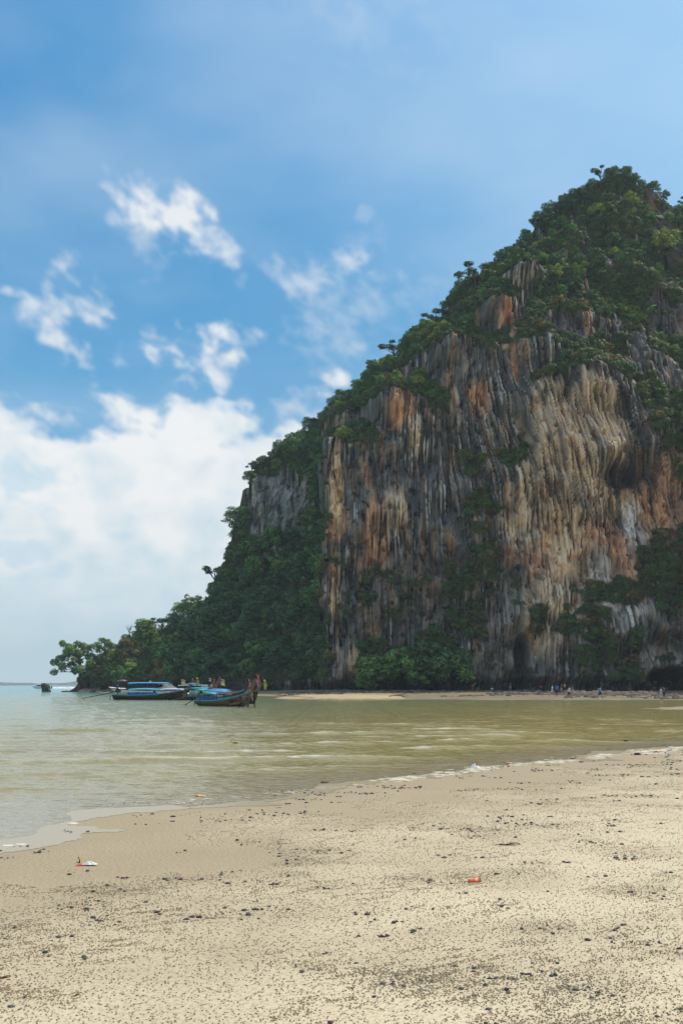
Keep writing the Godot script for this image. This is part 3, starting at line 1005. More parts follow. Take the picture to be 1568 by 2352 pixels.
func make_crowns() -> void:
	leaf_mat = tinted(0.55)
	leaf_mat.backlight_enabled = true
	leaf_mat.backlight = Color(0.45, 0.55, 0.22)
	leaf_mat.metallic_specular = 0.35
	bark_mat = tinted(0.9)
	# kind, leaf colour, variants
	for spec in [["dark", lin(0.115, 0.20, 0.085), 4], ["green", lin(0.175, 0.30, 0.085), 4], ["yellow", lin(0.30, 0.35, 0.085), 3], ["dry", lin(0.26, 0.20, 0.075), 2], ["umbrella", lin(0.080, 0.135, 0.050), 3], ["shrub", lin(0.125, 0.185, 0.048), 4], ["lone", lin(0.16, 0.25, 0.075), 1]]:
		crown_mesh[spec[0]] = []
		trunk_mesh[spec[0]] = []
		for k: int in spec[2]:
			rng.seed = hash(spec[0]) + k * 31
			var s := Soup.new()
			var w := Soup.new()
			var bark := lin(0.16, 0.135, 0.105)
			var lobes := []
			# unit tree: about one unit wide and high, standing at the origin
			if spec[0] == "umbrella":
				var p := [Vector3.ZERO, Vector3(0.03, 0.3, 0), Vector3(-0.02 + k * 0.03, 0.6, 0.02), Vector3(0.03, 0.78, 0)]
				w.tube(p, [0.035, 0.028, 0.022, 0.012], 5, bark)
				for q in 7:
					var a := q * 2.4 + k
					var r := 0.12 + 0.3 * rng.randf()
					var e := Vector3(cos(a) * r, 0.80 + rng.randf() * 0.16 - r * 0.15, sin(a) * r)
					lobes.append([e, rng.randf_range(0.09, 0.15)])
					w.tube([p[2] - Vector3(0, rng.randf() * 0.12, 0), p[2].lerp(e, 0.6) - Vector3(0, 0.03, 0), e], [0.014, 0.01, 0.005], 4, bark)
				leafy(s, lobes, 1500, 0.031, spec[1], 0.25, 0.55)
			elif spec[0] == "shrub":
				for q in 6:
					var a := q * 2.4
					var r := 0.34 * sqrt(q / 6.0)
					lobes.append([Vector3(cos(a) * r, 0.26 + rng.randf() * 0.4 * (1.0 - r), sin(a) * r), rng.randf_range(0.17, 0.27)])
				leafy(s, lobes, 1900, 0.042, spec[1], 0.32, 0.8)
				w.tube([Vector3.ZERO, Vector3(0.03, 0.25, 0.02), Vector3(0.05, 0.5, 0)], [0.03, 0.02, 0.01], 4, bark)
				w.tube([Vector3.ZERO, Vector3(-0.1, 0.2, 0.06), Vector3(-0.2, 0.4, 0.1)], [0.025, 0.015, 0.008], 4, bark)
			elif spec[0] == "lone":
				# leaning tree at the headland's tip: open crown, pale limbs showing
				var p := [Vector3(0.36, 0, 0), Vector3(0.30, 0.16, 0), Vector3(0.20, 0.3, 0.03), Vector3(0.12, 0.46, 0), Vector3(0.05, 0.66, -0.02)]
				w.tube(p, [0.034, 0.028, 0.022, 0.016, 0.008], 6, lin(0.30, 0.24, 0.16))
				for q in 26:
					var a := q * 2.4
					var f := q / 26.0
					var r := 0.13 + 0.33 * rng.randf()
					var e := Vector3(0.02 + cos(a) * r, 0.18 + f * 0.68, sin(a) * r * 0.9)
					e.x += 0.1 * (f - 0.5)
					lobes.append([e, rng.randf_range(0.065, 0.12)])
					var from: Vector3 = p[1 + int(clampf(f * 4.0, 0, 3))]
					w.tube([from, from.lerp(e, 0.55) + Vector3(0, 0.03, 0), e], [0.012, 0.008, 0.003], 4, lin(0.30, 0.24, 0.16))
				leafy(s, lobes, 9000, 0.024, spec[1], 0.3, 0.85)
			else:
				var tall := 0.36
				w.tube([Vector3(0, -0.2, 0), Vector3(0.02, 0.15, 0), Vector3(-0.01, tall, 0.02), Vector3(0.0, 0.65, 0)], [0.045, 0.036, 0.028, 0.012], 5, bark)
				var nl: int = 15 + 2 * k
				for q in nl:
					var f := (q + 0.5) / nl
					var a := q * 2.4 + k * 1.3
					var y := 0.34 + 0.52 * f
					var r := 0.33 * sqrt(1.0 - pow(absf(f - 0.3) / 0.75, 2.0)) * rng.randf_range(0.45, 1.2)
					var e := Vector3(cos(a) * r, y, sin(a) * r)
					lobes.append([e, 0.075 + 0.115 * pow(rng.randf(), 1.4)])
					if q % 3 == 0:
						w.tube([Vector3(0, y * 0.6, 0), e * Vector3(0.6, 0.9, 0.6), e], [0.018, 0.011, 0.004], 4, bark)
				leafy(s, lobes, 3000 if spec[0] != "yellow" else 2300, 0.033, spec[1], 0.32)
			crown_mesh[spec[0]].append(s.mesh())
			trunk_mesh[spec[0]].append(w.mesh())
	# leafless trees
	trunk_mesh["bare"] = []
	for k in 3:
		rng.seed = 900 + k
		var w := Soup.new()
		twigs(w, Vector3.ZERO, Vector3(0.1 * (k - 1), 1, 0).normalized(), 0.34, 0.022, 4, lin(0.36, 0.31, 0.26))
		trunk_mesh["bare"].append(w.mesh())

func twigs(w: Soup, from: Vector3, dir: Vector3, length: float, r: float, depth: int, col: Color) -> void:
	var to := from + dir * length
	w.tube([from, from.lerp(to, 0.5) + rand_dir() * length * 0.07, to], [r, r * 0.8, r * 0.6], 4, col)
	if depth > 0:
		for k in 3:
			twigs(w, from.lerp(to, 0.6 + 0.2 * k), (dir + rand_dir() * 0.75 + Vector3(0, 0.15, 0)).normalized(), length * rng.randf_range(0.55, 0.8), r * 0.55, depth - 1, col)

func tree(kind: String, called: String, label: String, category: String, where: Vector3, size: float, group := "", wide := 1.0, lean := 0.0) -> Node3D:
	var t := thing(called, label, category, where, 0.0 if kind == "lone" else rng.randf() * TAU, group)
	if lean != 0.0:
		t.basis = Basis(Vector3(0, 0, 1), lean) * t.basis
	t.scale = Vector3(size * wide, size, size * wide)
	var k: int = rng.randi() % trunk_mesh[kind].size()
	part("trunk", trunk_mesh[kind][k], bark_mat, t)
	if crown_mesh.has(kind):
		part("crown", crown_mesh[kind][k], leaf_mat, t)
	return t

func wall_at(x: float, y: float) -> Vector3:   # the point of the massif's front at x, y
	var i := clampi(cliff_x.bsearch(x), 0, cliff_x.size() - 1)
	var nx := cliff_x.size()
	var lo := 0
	var hi := cliff_front - 1
	while hi - lo > 1:
		var mid := (lo + hi) / 2
		if cliff_v[mid * nx + i].y < y:
			lo = mid
		else:
			hi = mid
	return cliff_v[hi * nx + i]

func wall_seen(u: float, v: float) -> Vector3:   # the point of the massif that was seen at u, v
	var d := 200.0
	for k in 30:
		var p := at(u, v, d)
		d = lerpf(d, -wall_at(p.x, p.y).z, 0.6)
	var q := at(u, v, d)
	return wall_at(q.x, q.y)

func seen(p: Vector3) -> Vector2:
	return Vector2(784.0 + p.x / -p.z * FOCAL, HORIZON - (p.y - EYE) / -p.z * FOCAL)

var planted: Array = []

func is_free(p: Vector3, gap: float) -> bool:
	for q in planted:
		if absf(q.x - p.x) < gap and q.distance_squared_to(p) < gap * gap:
			return false
	return true

func plant_forest() -> void:
	make_crowns()
	rng.seed = 77
	# single trees that stand out
	var tip := wall_seen(186, 1556)
	tree("lone", "leaning_tree", "open-crowned tree leaning out over the sea from the headland's tip", "tree", at(168, 1566, 250), 13.0)
	var bare_one := at(204, 1530, 253)
	tree("bare", "bare_tree", "leafless grey tree behind the leaning tree on the headland's tip", "tree", bare_one, 7.0)
	for p in [[440, 1108 + 300, 9.0, "yellow", "yellow-green feathery tree on the crest where the headland meets the dark forest slope"], [372, 1428, 6.5, "umbrella", "dark thin-crowned tree standing above the crest of the headland"], [492, 1330, 8.0, "umbrella", "black-green tree poking up at the lip of the forest slope"],
			[905, 800, 6.5, "umbrella", "small round-topped tree on the highest knob halfway along the cliff rim"], [1097, 660, 8.5, "umbrella", "wide umbrella-shaped tree overhanging the upper cliff rim with sky under its branches"], [1000, 745, 6.0, "umbrella", "tufted tree on the cliff rim just below the umbrella-shaped tree"],
			[1520, 590, 8.0, "yellow", "bright lime-green tree on the sunlit shoulder below the summit"]]:
		var q := wall_seen(p[0], p[1])
		planted.append(q)
		tree(p[3], "forest_tree", p[4], "tree", q - Vector3(0, p[2] * (0.38 if p[3] == "umbrella" else 0.12), 0), p[2], "", 1.0 if p[3] != "umbrella" else 1.25)
	for p in [[300, 1470, 6.0], [440, 1405, 5.5], [335, 1455, 5.0]]:
		var q := wall_seen(p[0], p[1])
		tree("bare", "bare_tree", ["thin leafless tree on the low crest of the headland", "grey leafless tree beside the yellow-green feathery tree", "straggly leafless tree in the middle of the headland's crest"][[300, 440, 335].find(p[0])], "tree", q, p[2])
	var nx := cliff_x.size()
	# the rim and summit first, then slopes, then growth on the wall
	var zones := [
		["rim", 110, 2.3, "dark forest tree on the rim of the limestone cliff", "trees along the cliff rim"],
		["slope", 120, 3.5, "dark broad-crowned tree in the forest on the slope beside the cliff", "trees of the forest slope"],
		["headland", 70, 3.0, "sunlit green tree on the low wooded headland", "trees of the headland"],
		["summit", 190, 2.1, "bushy tree clinging to the steep vegetated slope under the summit", "trees under the summit"],
		["ledge", 210, 1.5, "shrub rooted on a ledge of the cliff wall", "shrubs on the cliff wall"],
	]
	for zone in zones:
		var made := 0
		var tries := 0
		while made < zone[1] and tries < 9000:
			tries += 1
			var i := rng.randi() % nx
			var j := rng.randi() % cliff_front
			if zone[0] == "rim":
				j = cliff_front - 1 - rng.randi() % 14
			var k := j * nx + i
			var p := cliff_v[k]
			var q := seen(p)
			if cliff_veg[k] < (0.4 if zone[0] != "ledge" else 0.3) or q.x < 100 or q.x > 1720 or p.y < 1.5:
				continue
			var above := ramp(ridge, p.x)
			var where := "slope"
			if p.x > prow_x(p.y):
				where = "ledge"
				if j > cliff_front - 16:
					where = "rim"
				elif -p.z > 189.0 and p.y > 50.0:
					where = "summit"
			elif q.x < 400 or (q.x < 470 and q.y < 1460):
				where = "headland"
			elif j > cliff_front - 16 and q.x > 560:
				where = "rim"
			if q.x < 226.0 and q.y < 1570.0:
				continue
			if where != zone[0] or not is_free(p, zone[2] * rng.randf_range(0.8, 1.25)):
				continue
			planted.append(p)
			made += 1
			var size := rng.randf_range(4.2, 7.2)
			var pick := rng.randf()
			var kind := "dark"
			match where:
				"rim":
					size = rng.randf_range(2.8, 5.2) if pick >= 0.14 else rng.randf_range(3.2, 4.6)
					kind = "umbrella" if pick < 0.14 else ("green" if pick < 0.28 else "dark")
				"slope":
					size = rng.randf_range(5.0, 9.0)
					kind = "green" if pick < 0.3 else "dark"
				"headland":
					kind = "yellow" if pick < 0.42 else ("dark" if pick < 0.48 else ("dry" if pick < 0.58 else "green"))
				"summit":
					size = rng.randf_range(2.0, 4.4)
					kind = "yellow" if pick < 0.17 else ("green" if pick < 0.5 else "dark")
				"ledge":
					size = rng.randf_range(1.6, 3.6)
					kind = "shrub" if pick < 0.6 else ("dark" if pick < 0.75 else "dry")
			tree(kind, {"ledge": "cliff_shrub", "summit": "hillside_tree"}.get(where, "forest_tree"), spot_label(where, kind, size, q), {"ledge": "shrub", "summit": "treelet"}.get(where, "tree"), p - Vector3(0, 0.15 * size, 0.1 * size) + Vector3(0, 0, 0.3), size, zone[4], rng.randf_range(0.95, 1.35))  # those under the summit are small trees as well
	# thickets at the foot of the wall
	for p in [[870, 1560, 8.0, "third from the prow-side end"], [920, 1555, 9.5, "the tallest in the middle"], [960, 1570, 7.0, "low in the middle"], [1000, 1560, 9.0, "big and round on the climbers' side"], [1040, 1560, 8.5, "outermost on the climbers' side"], [840, 1575, 5.0, "the small one at the prow-side end"], [985, 1525, 7.5, "topmost, up against the wall"], [1055, 1530, 6.0, "the upper one at the climbers' end"]]:
		var q := at(p[0], 1590, 178)
		q.y = ground(q.x, q.z) + (1575 - p[1]) * 0.09
		tree("green" if int(p[2] * 2.0) % 3 else "dark", "beach_tree", "bushy green tree, %s, thicket behind the sand spit" % p[3], "tree", q - Vector3(0, p[2] * 0.2, 0), p[2], "trees at the foot of the cliff", 1.25)
	# low growth between the trees, too dense to count
	var tuft := Soup.new()
	rng.seed = 5
	leafy(tuft, [[Vector3(0, 0.2, 0), 0.42], [Vector3(0.4, 0.1, 0.1), 0.32], [Vector3(-0.3, 0.15, -0.2), 0.36]], 300, 0.10, lin(1, 1, 1), 0.15, 0.7)
	var spots: Array[Transform3D] = []
	var tints := PackedColorArray()
	for t in 140000:
		var i := rng.randi() % nx
		var j := rng.randi() % cliff_front
		var k := j * nx + i
		if spots.size() > 26000:
			break
		if cliff_veg[k] < 0.3 + 0.25 * rng.randf() or cliff_v[k].y < 1.0 or cliff_x[i] > 110.0:
			continue
		var s := rng.randf_range(0.7, 1.7)
		spots.append(Transform3D(Basis.from_euler(Vector3(rng.randf_range(0.2, 0.9), rng.randf() * TAU, 0)).scaled(Vector3(s, s, s)), cliff_v[k] + Vector3(0, 0, 0.1)))
		var g := rng.randf()
		tints.append(lin(0.095, 0.16, 0.065).lerp(lin(0.18, 0.23, 0.07), g * g) if rng.randf() > 0.12 else lin(0.17, 0.13, 0.065))
	stuff("undergrowth", tuft.mesh(), leaf_mat, spots, tints, "dense low undergrowth and creepers between the trees on the massif")

# how one of the many trees is told from the others: its look, then what it grows beside
func spot_label(where: String, kind: String, size: float, q: Vector2) -> String:
	var looks: String = {"dark": "dark green", "green": "mid-green", "yellow": "yellow-green", "dry": "dry brownish", "umbrella": "thin-crowned dark", "shrub": "olive-green"}[kind]
	var mid: float = {"rim": 4.0, "slope": 7.0, "headland": 5.7, "summit": 3.2, "ledge": 2.6}[where]
	var big := "small" if size < mid * 0.85 else ("large" if size > mid * 1.15 else "medium")
	var beside := ""
	match where:
		"rim":
			beside = near(q, [[620, 1020, "over the grey side wall"], [700, 970, "in the dip between the grey wall and the prow"], [800, 900, "over the cream-streaked prow"], [880, 830, "by the highest knob of the middle rim"], [985, 760, "over the paired orange stains"], [1090, 660, "next to the umbrella-shaped tree"], [1180, 590, "above the tall orange stripe"], [1255, 480, "at the steep shoulder under the summit"], [1400, 390, "on the very summit"], [1520, 430, "on the ridge beyond the summit"]])
		"slope":
			beside = near(q, [[440, 1480, "just inland of the headland"], [500, 1400, "near the skyline of the slope"], [560, 1300, "high up, close under the grey wall"], [660, 1300, "in the hollow below the grey wall"], [720, 1230, "in the gully beside the prow"], [540, 1480, "half way down above the speedboats"], [640, 1420, "half way down, mid-slope"], [710, 1450, "at the prow's foot"], [480, 1550, "low down behind the black longtail"], [580, 1550, "low down behind the nearest boat's prow"], [680, 1550, "at the bottom above the reef flat"], [620, 1150, "on a shelf of the grey wall"]])
		"headland":
			beside = near(q, [[215, 1500, "next to the leaning tree"], [250, 1540, "above the wave-cut ledge"], [300, 1480, "on the headland's crest"], [300, 1550, "low on the headland above the water"], [370, 1450, "on the crest near the leafless trees"], [380, 1530, "low behind the blue-topped speedboat"], [430, 1430, "beside the yellow-green feathery tree"]])
		"summit":
			beside = near(q, [[1290, 520, "on the seaward flank of the summit"], [1390, 460, "just under the summit"], [1500, 480, "below the ridge beyond the summit"], [1300, 640, "above the cream flowstone"], [1420, 620, "in the middle of the upper slope"], [1530, 620, "around the lime-green tree"], [1350, 740, "along the slope's lower edge"], [1450, 760, "on the lower slope"], [1550, 800, "by the small orange scar"], [1200, 640, "beside the tall orange stripe"], [1160, 700, "under the umbrella-shaped tree's rim"], [1060, 760, "under the rim above the twin orange stains"], [960, 850, "below the middle rim"], [850, 950, "in the thick green band beside the orange stains"], [780, 1000, "in the green cap just over the prow"]])
		"ledge":
			beside = near(q, [[1080, 1310, "in the dark growth mid-wall"], [1085, 1130, "in the green streak high on the wall"], [890, 1370, "on the dark wall under the orange panels"], [900, 1520, "behind the bright green thicket"], [1050, 1450, "above the thicket at the wall's foot"], [1360, 1430, "on top of the rock buttress"], [1430, 1500, "on the buttress's side"], [1350, 1530, "low on the buttress"], [1530, 1340, "in the hanging garden by the calcite streak"], [1520, 1000, "in the shadowed recess beside the cream flowstone"], [1240, 1420, "under the cream drapery"], [1400, 800, "above the cream flowstone"], [800, 1400, "beside the prow's orange streak"]])
	return "%s %s %s %s" % [big, looks, {"ledge": "shrub rooted on the cliff", "summit": "treelet", "rim": "rim tree", "headland": "headland tree", "slope": "slope tree"}[where], beside]

func near(q: Vector2, marks: Array) -> String:
	var best := 1e9
	var said := ""
	for m in marks:
		var d := q.distance_squared_to(Vector2(m[0], m[1]))
		if d < best:
			best = d
			said = m[2]
	return said

# ---------------------------------------------------------------- what lies on the sand
func lump_mesh(seed_: int, rough: float, squash: float, rings := 5, sides := 7) -> ArrayMesh:   # an irregular rounded stone of unit radius
	rng.seed = seed_
	var nz := noise(seed_, 2)
	var v := PackedVector3Array()
	for j in rings + 1:
		for i in sides + 1:
			var a := TAU * (i % sides) / sides
			var e := PI * (j / float(rings) - 0.5)
			var d := Vector3(cos(a) * cos(e), sin(e), sin(a) * cos(e))
			v.append(d * (1.0 + rough * nz.get_noise_3d(d.x * 1.3, d.y * 1.3, d.z * 1.3) * 1.6) * Vector3(1, squash, 1))
	return grid_mesh(v, PackedColorArray(), sides + 1, rings + 1, false)

func on_sand(x: float, z: float) -> Vector3:
	return Vector3(x, ground(x, z), z)

func scatter_sand() -> void:
	# little balls of sand rolled by crabs, laid in rows
	var ball := lump_mesh(3, 0.1, 0.8, 2, 5)
	rng.seed = 12
	var rows := noise(81, 2)
	var areas := noise(82, 3)
	var spots: Array[Transform3D] = []
	var tints := PackedColorArray()
	var tries := 0
	while spots.size() < 125000 and tries < 700000:
		tries += 1
		var z := -4.3 * pow(6.0, rng.randf())
		var x := rng.randf_range(-1, 1) * (2.0 - z * 0.48)
		var a := areas.get_noise_2d(x * 0.45, z * 0.9)
		var r := rows.get_noise_2d(x * 3.2 + z * 1.6, z * 6.0 + x * 2.2)
		if rng.randf() > 0.10 + 0.65 * smoothstep(-0.35, 0.55, a) * smoothstep(-0.15, 0.5, r) + stain_at(x, z) * 0.4:
			continue
		if stain_at(x, z) < 0.02 and inland(x, z) < 0.1:
			continue
		var y := ground(x, z)
		if y < 0.035:
			continue
		var s := rng.randf_range(0.0025, 0.006) * (1.0 + 0.02 * -z)
		spots.append(Transform3D(Basis().scaled(Vector3(s * 1.2, s, s)), Vector3(x, y + s * 0.5, z)))
		tints.append(lin(0.43, 0.345, 0.215) * rng.randf_range(0.55, 1.25))
	stuff("sand_pellets", ball, tinted(0.9), spots, tints, "countless tiny sand balls rolled out by crabs over the beach")
	# dark wet lumps in loose drifts
	for k in 2:
		rng.seed = 90 + k
		var heaps: Array[Transform3D] = []
		var shades := PackedColorArray()
		for c in clusters:
			for i: int in c[4]:
				var x: float = c[0] + rng.randfn() * c[2] * 0.55
				var z: float = c[1] + rng.randfn() * c[3] * 0.55
				var y := maxf(ground(x, z), 0.0)
				var s := (0.0035 + 0.011 * pow(rng.randf(), 2.4)) * (1.0 + 0.035 * -z)
				heaps.append(Transform3D(Basis.from_euler(Vector3(0, rng.randf() * TAU, rng.randf_range(-0.4, 0.4))).scaled(Vector3(s * rng.randf_range(0.9, 1.7), s, s)), Vector3(x, y + s * 0.4, z)))
				shades.append(lin(0.055, 0.056, 0.054) * rng.randf_range(0.6, 1.7))
		stuff("mud_lumps", lump_mesh(20 + k, 0.5, 0.75, 4, 6), tinted(0.7), heaps, shades, "dark grey-blue lumps of wet mud scattered in drifts over the sand")
	# foam left at the water's edge
	rng.seed = 31
	var bits: Array[Transform3D] = []
	var none := PackedColorArray()
	for run in [[385, 1843, 620, 1826, 90, 0.5], [870, 1796, 1110, 1768, 420, 1.0], [1105, 1766, 1290, 1748, 200, 1.0], [1270, 1750, 1568, 1718, 420, 1.2], [640, 1822, 860, 1800, 120, 0.5], [420, 1846, 470, 1834, 60, 0.6], [1480, 1735, 1600, 1716, 260, 1.2]]:
		for i: int in run[4]:
			var t := rng.randf()
			var p := on_water(lerpf(run[0], run[2], t), lerpf(run[1], run[3], t))
			if sin(t * 19.0 + run[0]) + sin(t * 47.0) * 0.7 < rng.randf_range(-0.6, 0.6):
				continue
			var blot := sin(t * 23.0 + run[0]) * 0.25
			p.x += rng.randfn() * 0.12
			p.z += rng.randfn() * 0.22 * run[5] + blot * 0.6
			p.y = maxf(ground(p.x, p.z), 0.008) + 0.004
			if p.y > 0.06:
				continue
			var s: float = rng.randf_range(0.012, 0.05) * run[5]
			bits.append(Transform3D(Basis.from_euler(Vector3(0, rng.randf() * TAU, 0)).scaled(Vector3(s * 2.4, s * 0.14, s)), p))
	stuff("foam", lump_mesh(44, 0.4, 1.0, 4, 8), paint(lin(0.60, 0.535, 0.41), 0.6), bits, none, "cream foam stranded along the water's edge")
	# the litter of the tide line
	var bag := crumpled(Vector2(0.24, 0.16), 5, 0.09, lin(0.78, 0.76, 0.72), lin(0.78, 0.76, 0.72))
	single("plastic_bag", bag, sheer(lin(0.8, 0.78, 0.74)), "crumpled white plastic bag standing up in the shallow edge of the water", "bag", sand_seen(1091, 1766))
	var wrap := thing("wrapper", "torn white plastic wrapper with a red end lying on the sand", "wrapper", sand_seen(203, 1988))
	part("sheet", crumpled(Vector2(0.15, 0.07), 9, 0.028, lin(0.62, 0.60, 0.57), lin(0.68, 0.67, 0.65)), tinted(0.4), wrap, Vector3(0.02, 0.012, 0))
	part("red_end", crumpled(Vector2(0.08, 0.045), 11, 0.012, lin(0.75, 0.08, 0.07), lin(0.75, 0.08, 0.07)), tinted(0.4), wrap, Vector3(-0.085, 0.008, 0.015))
	var stalk := Soup.new()
	stalk.tube([Vector3(0, -0.01, 0), Vector3(0.002, 0.03, 0), Vector3(-0.012, 0.075, 0.01)], [0.009, 0.006, 0.003], 5, lin(0.09, 0.045, 0.035))
	stalk.tube([Vector3(0, 0.005, 0), Vector3(-0.03, 0.012, 0.01)], [0.006, 0.003], 5, lin(0.09, 0.045, 0.035))
	single("twig", stalk.mesh(), tinted(0.8), "short dark twig stuck upright in the sand beside the torn wrapper", "twig", sand_seen(183, 1982))
	var cup := thing("plastic_cup", "small orange-red plastic cup lying half buried on the sand", "cup", sand_seen(1089, 2026), 0.25)
	var body := Soup.new()
	for i in 12:
		var a0 := TAU * i / 12.0
		var a1 := TAU * (i + 1) / 12.0
		var c0 := Vector3(0, cos(a0), sin(a0))
		var c1 := Vector3(0, cos(a1), sin(a1))
		for k in 4:
			var x0 := -0.055 + k * 0.0275
			var x1 := x0 + 0.0275
			var r0 := 0.017 + 0.003 * k
			var col := lin(0.72, 0.52, 0.38) if k == 2 and i % 5 < 3 else lin(0.80, 0.15, 0.055)
			body.quad(Vector3(x0, 0, 0) + c0 * r0, Vector3(x0, 0, 0) + c1 * r0, Vector3(x1, 0, 0) + c1 * (r0 + 0.003), Vector3(x1, 0, 0) + c0 * (r0 + 0.003), col)
		body.face(Vector3(-0.055, 0, 0), Vector3(-0.055, 0, 0) + c1 * 0.017, Vector3(-0.055, 0, 0) + c0 * 0.017, lin(0.6, 0.1, 0.04))
	part("wall", body.mesh(), tinted(0.35), cup, Vector3(0, 0.016, 0))
	var rim := Soup.new()
	var loop := []
	var radii := []
	for i in 13:
		loop.append(Vector3(0.055, cos(TAU * i / 12.0) * 0.03, sin(TAU * i / 12.0) * 0.03))
		radii.append(0.0025)
	rim.tube(loop, radii, 5, lin(0.8, 0.2, 0.09))
	part("rim", rim.mesh(), tinted(0.35), cup, Vector3(0, 0.016, 0))
	leaf_litter("dead_leaf", sand_seen(1170, 1941), 0.26, lin(0.25, 0.155, 0.125), "long curled brown dead leaf lying on the pale sand", 0.12)
	leaf_litter("dead_leaf", sand_seen(830, 1933), 0.06, lin(0.15, 0.07, 0.04), "small dark brown leaf curled on the bare sand", 0.7)
	leaf_litter("dead_leaf", sand_seen(1560, 2318), 0.09, lin(0.20, 0.16, 0.05), "olive-brown leaf among mud lumps close to the camera", 0.4)
	leaf_litter("dead_leaf", sand_seen(8, 2246), 0.10, lin(0.24, 0.09, 0.04), "rusty brown leaf with an upturned edge near the frame's border", 0.5)
	for p in [[140, 2152, "loop of thin red string half buried in the sand"], [172, 2286, "loop of faded orange string half buried in the sand"]]:
		var s := Soup.new()
		var pts := []
		var rr := []
		for i in 9:
			var a := -0.4 + 4.2 * i / 8.0
			pts.append(Vector3(cos(a) * 0.035, 0.004 + 0.008 * sin(i * 0.8), sin(a) * 0.025))
			rr.append(0.002)
		s.tube(pts, rr, 4, lin(0.65, 0.13, 0.09) if p[0] == 140 else lin(0.62, 0.22, 0.09))
		single("string", s.mesh(), tinted(0.7), p[2], "string", sand_seen(p[0], p[1]))
	# afloat
	var husk := thing("coconut_husk", "pinkish brown coconut husk floating in the silty water", "coconut husk", on_water(540, 1710) + Vector3(0, 0.02, 0))
	part("shell", lump_mesh(61, 0.25, 0.5, 6, 9), paint(lin(0.10, 0.10, 0.02), 0.6), husk).scale = Vector3(0.10, 0.10, 0.08)
	part("fibre_top", lump_mesh(62, 0.4, 0.35, 6, 9), paint(lin(0.50, 0.24, 0.17), 0.9), husk, Vector3(-0.01, 0.045, 0)).scale = Vector3(0.115, 0.09, 0.085)
	bottle("clear plastic bottle with a red cap stranded at the water's edge", sand_seen(1462, 1734), lin(0.62, 0.70, 0.74), lin(0.75, 0.05, 0.05))
	bottle("pale blue plastic bottle floating behind the breaking ripples", on_water(1436, 1704), lin(0.45, 0.62, 0.75), lin(0.8, 0.8, 0.8))
	for p in [[745, 1799, 0.09, lin(0.22, 0.10, 0.03), "brown seed pod at the very edge of the water"], [458, 1834, 0.10, lin(0.55, 0.33, 0.14), "tan piece of bark washed up where the foam begins"], [812, 1800, 0.05, lin(0.5, 0.3, 0.05), "yellow fruit peel at the water's edge"],
			[1515, 1728, 0.09, lin(0.6, 0.25, 0.09), "orange fruit skin among the foam at the water's edge"], [1315, 1744, 0.11, lin(0.16, 0.08, 0.05), "dark brown coconut shard at the edge of the foam"], [1335, 1751, 0.06, lin(0.28, 0.07, 0.04), "small red-brown shard on the wet sand"],
			[1165, 1754, 0.09, lin(0.5, 0.22, 0.10), "orange leaf standing in the shallows past the white bag"], [1006, 2020 - 55, 0.025, lin(0.1, 0.07, 0.05), "dark snail shell alone on the bare sand"]]:
		var w: Vector3 = sand_seen(p[0], p[1])
		w.y = maxf(w.y, 0.0)
		var o := single("debris", lump_mesh(int(p[0]), 0.6, 0.5, 5, 8), paint(p[3], 0.7), p[4], "debris", w + Vector3(0, p[2] * 0.15, 0))
		o.scale = Vector3(p[2], p[2] * 0.6, p[2] * 0.7)
	for p in [[20, 1944, 0.05], [50, 1941, 0.045], [170, 1893, 0.05]]:
		var o := single("foam_blob", lump_mesh(int(p[0]) + 7, 0.3, 0.5, 5, 9), paint(lin(0.74, 0.70, 0.58), 0.6), ["yellowish foam blob in the thin water at the frame's border", "yellowish foam blob next to its twin in the thin water", "lone foam blob on the wet sand film"][[20, 50, 170].find(p[0])], "foam", on_water(p[0], p[1]) + Vector3(0, 0.006, 0), "foam blobs in the thin water")
		o.scale = Vector3(p[2] * 1.8, p[2] * 0.5, p[2])

func sand_seen(u: float, v: float) -> Vector3:   # the beach point that was seen at u, v
	var h := 0.0
	var p := Vector3.ZERO
	for k in 6:
		var d := (EYE - h) * FOCAL / (v - HORIZON)
		p = Vector3((u - 784.0) / FOCAL * d, 0, -d)
		h = ground(p.x, p.z)
	p.y = h
	return p

func sheer(c: Color) -> StandardMaterial3D:
	var m := tinted(0.4)
	m.backlight_enabled = true
	m.backlight = c.linear_to_srgb() * 0.6
	return m

func crumpled(size: Vector2, seed_: int, high: float, c0: Color, c1: Color) -> ArrayMesh:   # a creased sheet with some thickness of folds
	var nz := noise(seed_, 3)
	var v := PackedVector3Array()
	var c := PackedColorArray()
	for j in 13:
		for i in 13:
			var x := i / 12.0 - 0.5
			var z := j / 12.0 - 0.5
			var y := high * (0.45 + 0.9 * nz.get_noise_2d(x * 2.2, z * 2.2) + 0.4 * nz.get_noise_2d(x * 7.0, z * 7.0)) * (1.0 - pow(absf(x) * 2.0, 3.0)) * (1.0 - pow(absf(z) * 2.0, 3.0)) * 1.6
			v.append(Vector3(x * size.x * (1.0 + 0.3 * nz.get_noise_1d(z * 3.0)), maxf(y, 0.002), z * size.y * (1.0 + 0.3 * nz.get_noise_1d(x * 3.0 + 9.0))))
			c.append(c0.lerp(c1, i / 12.0))
	return grid_mesh(v, c, 13, 13)

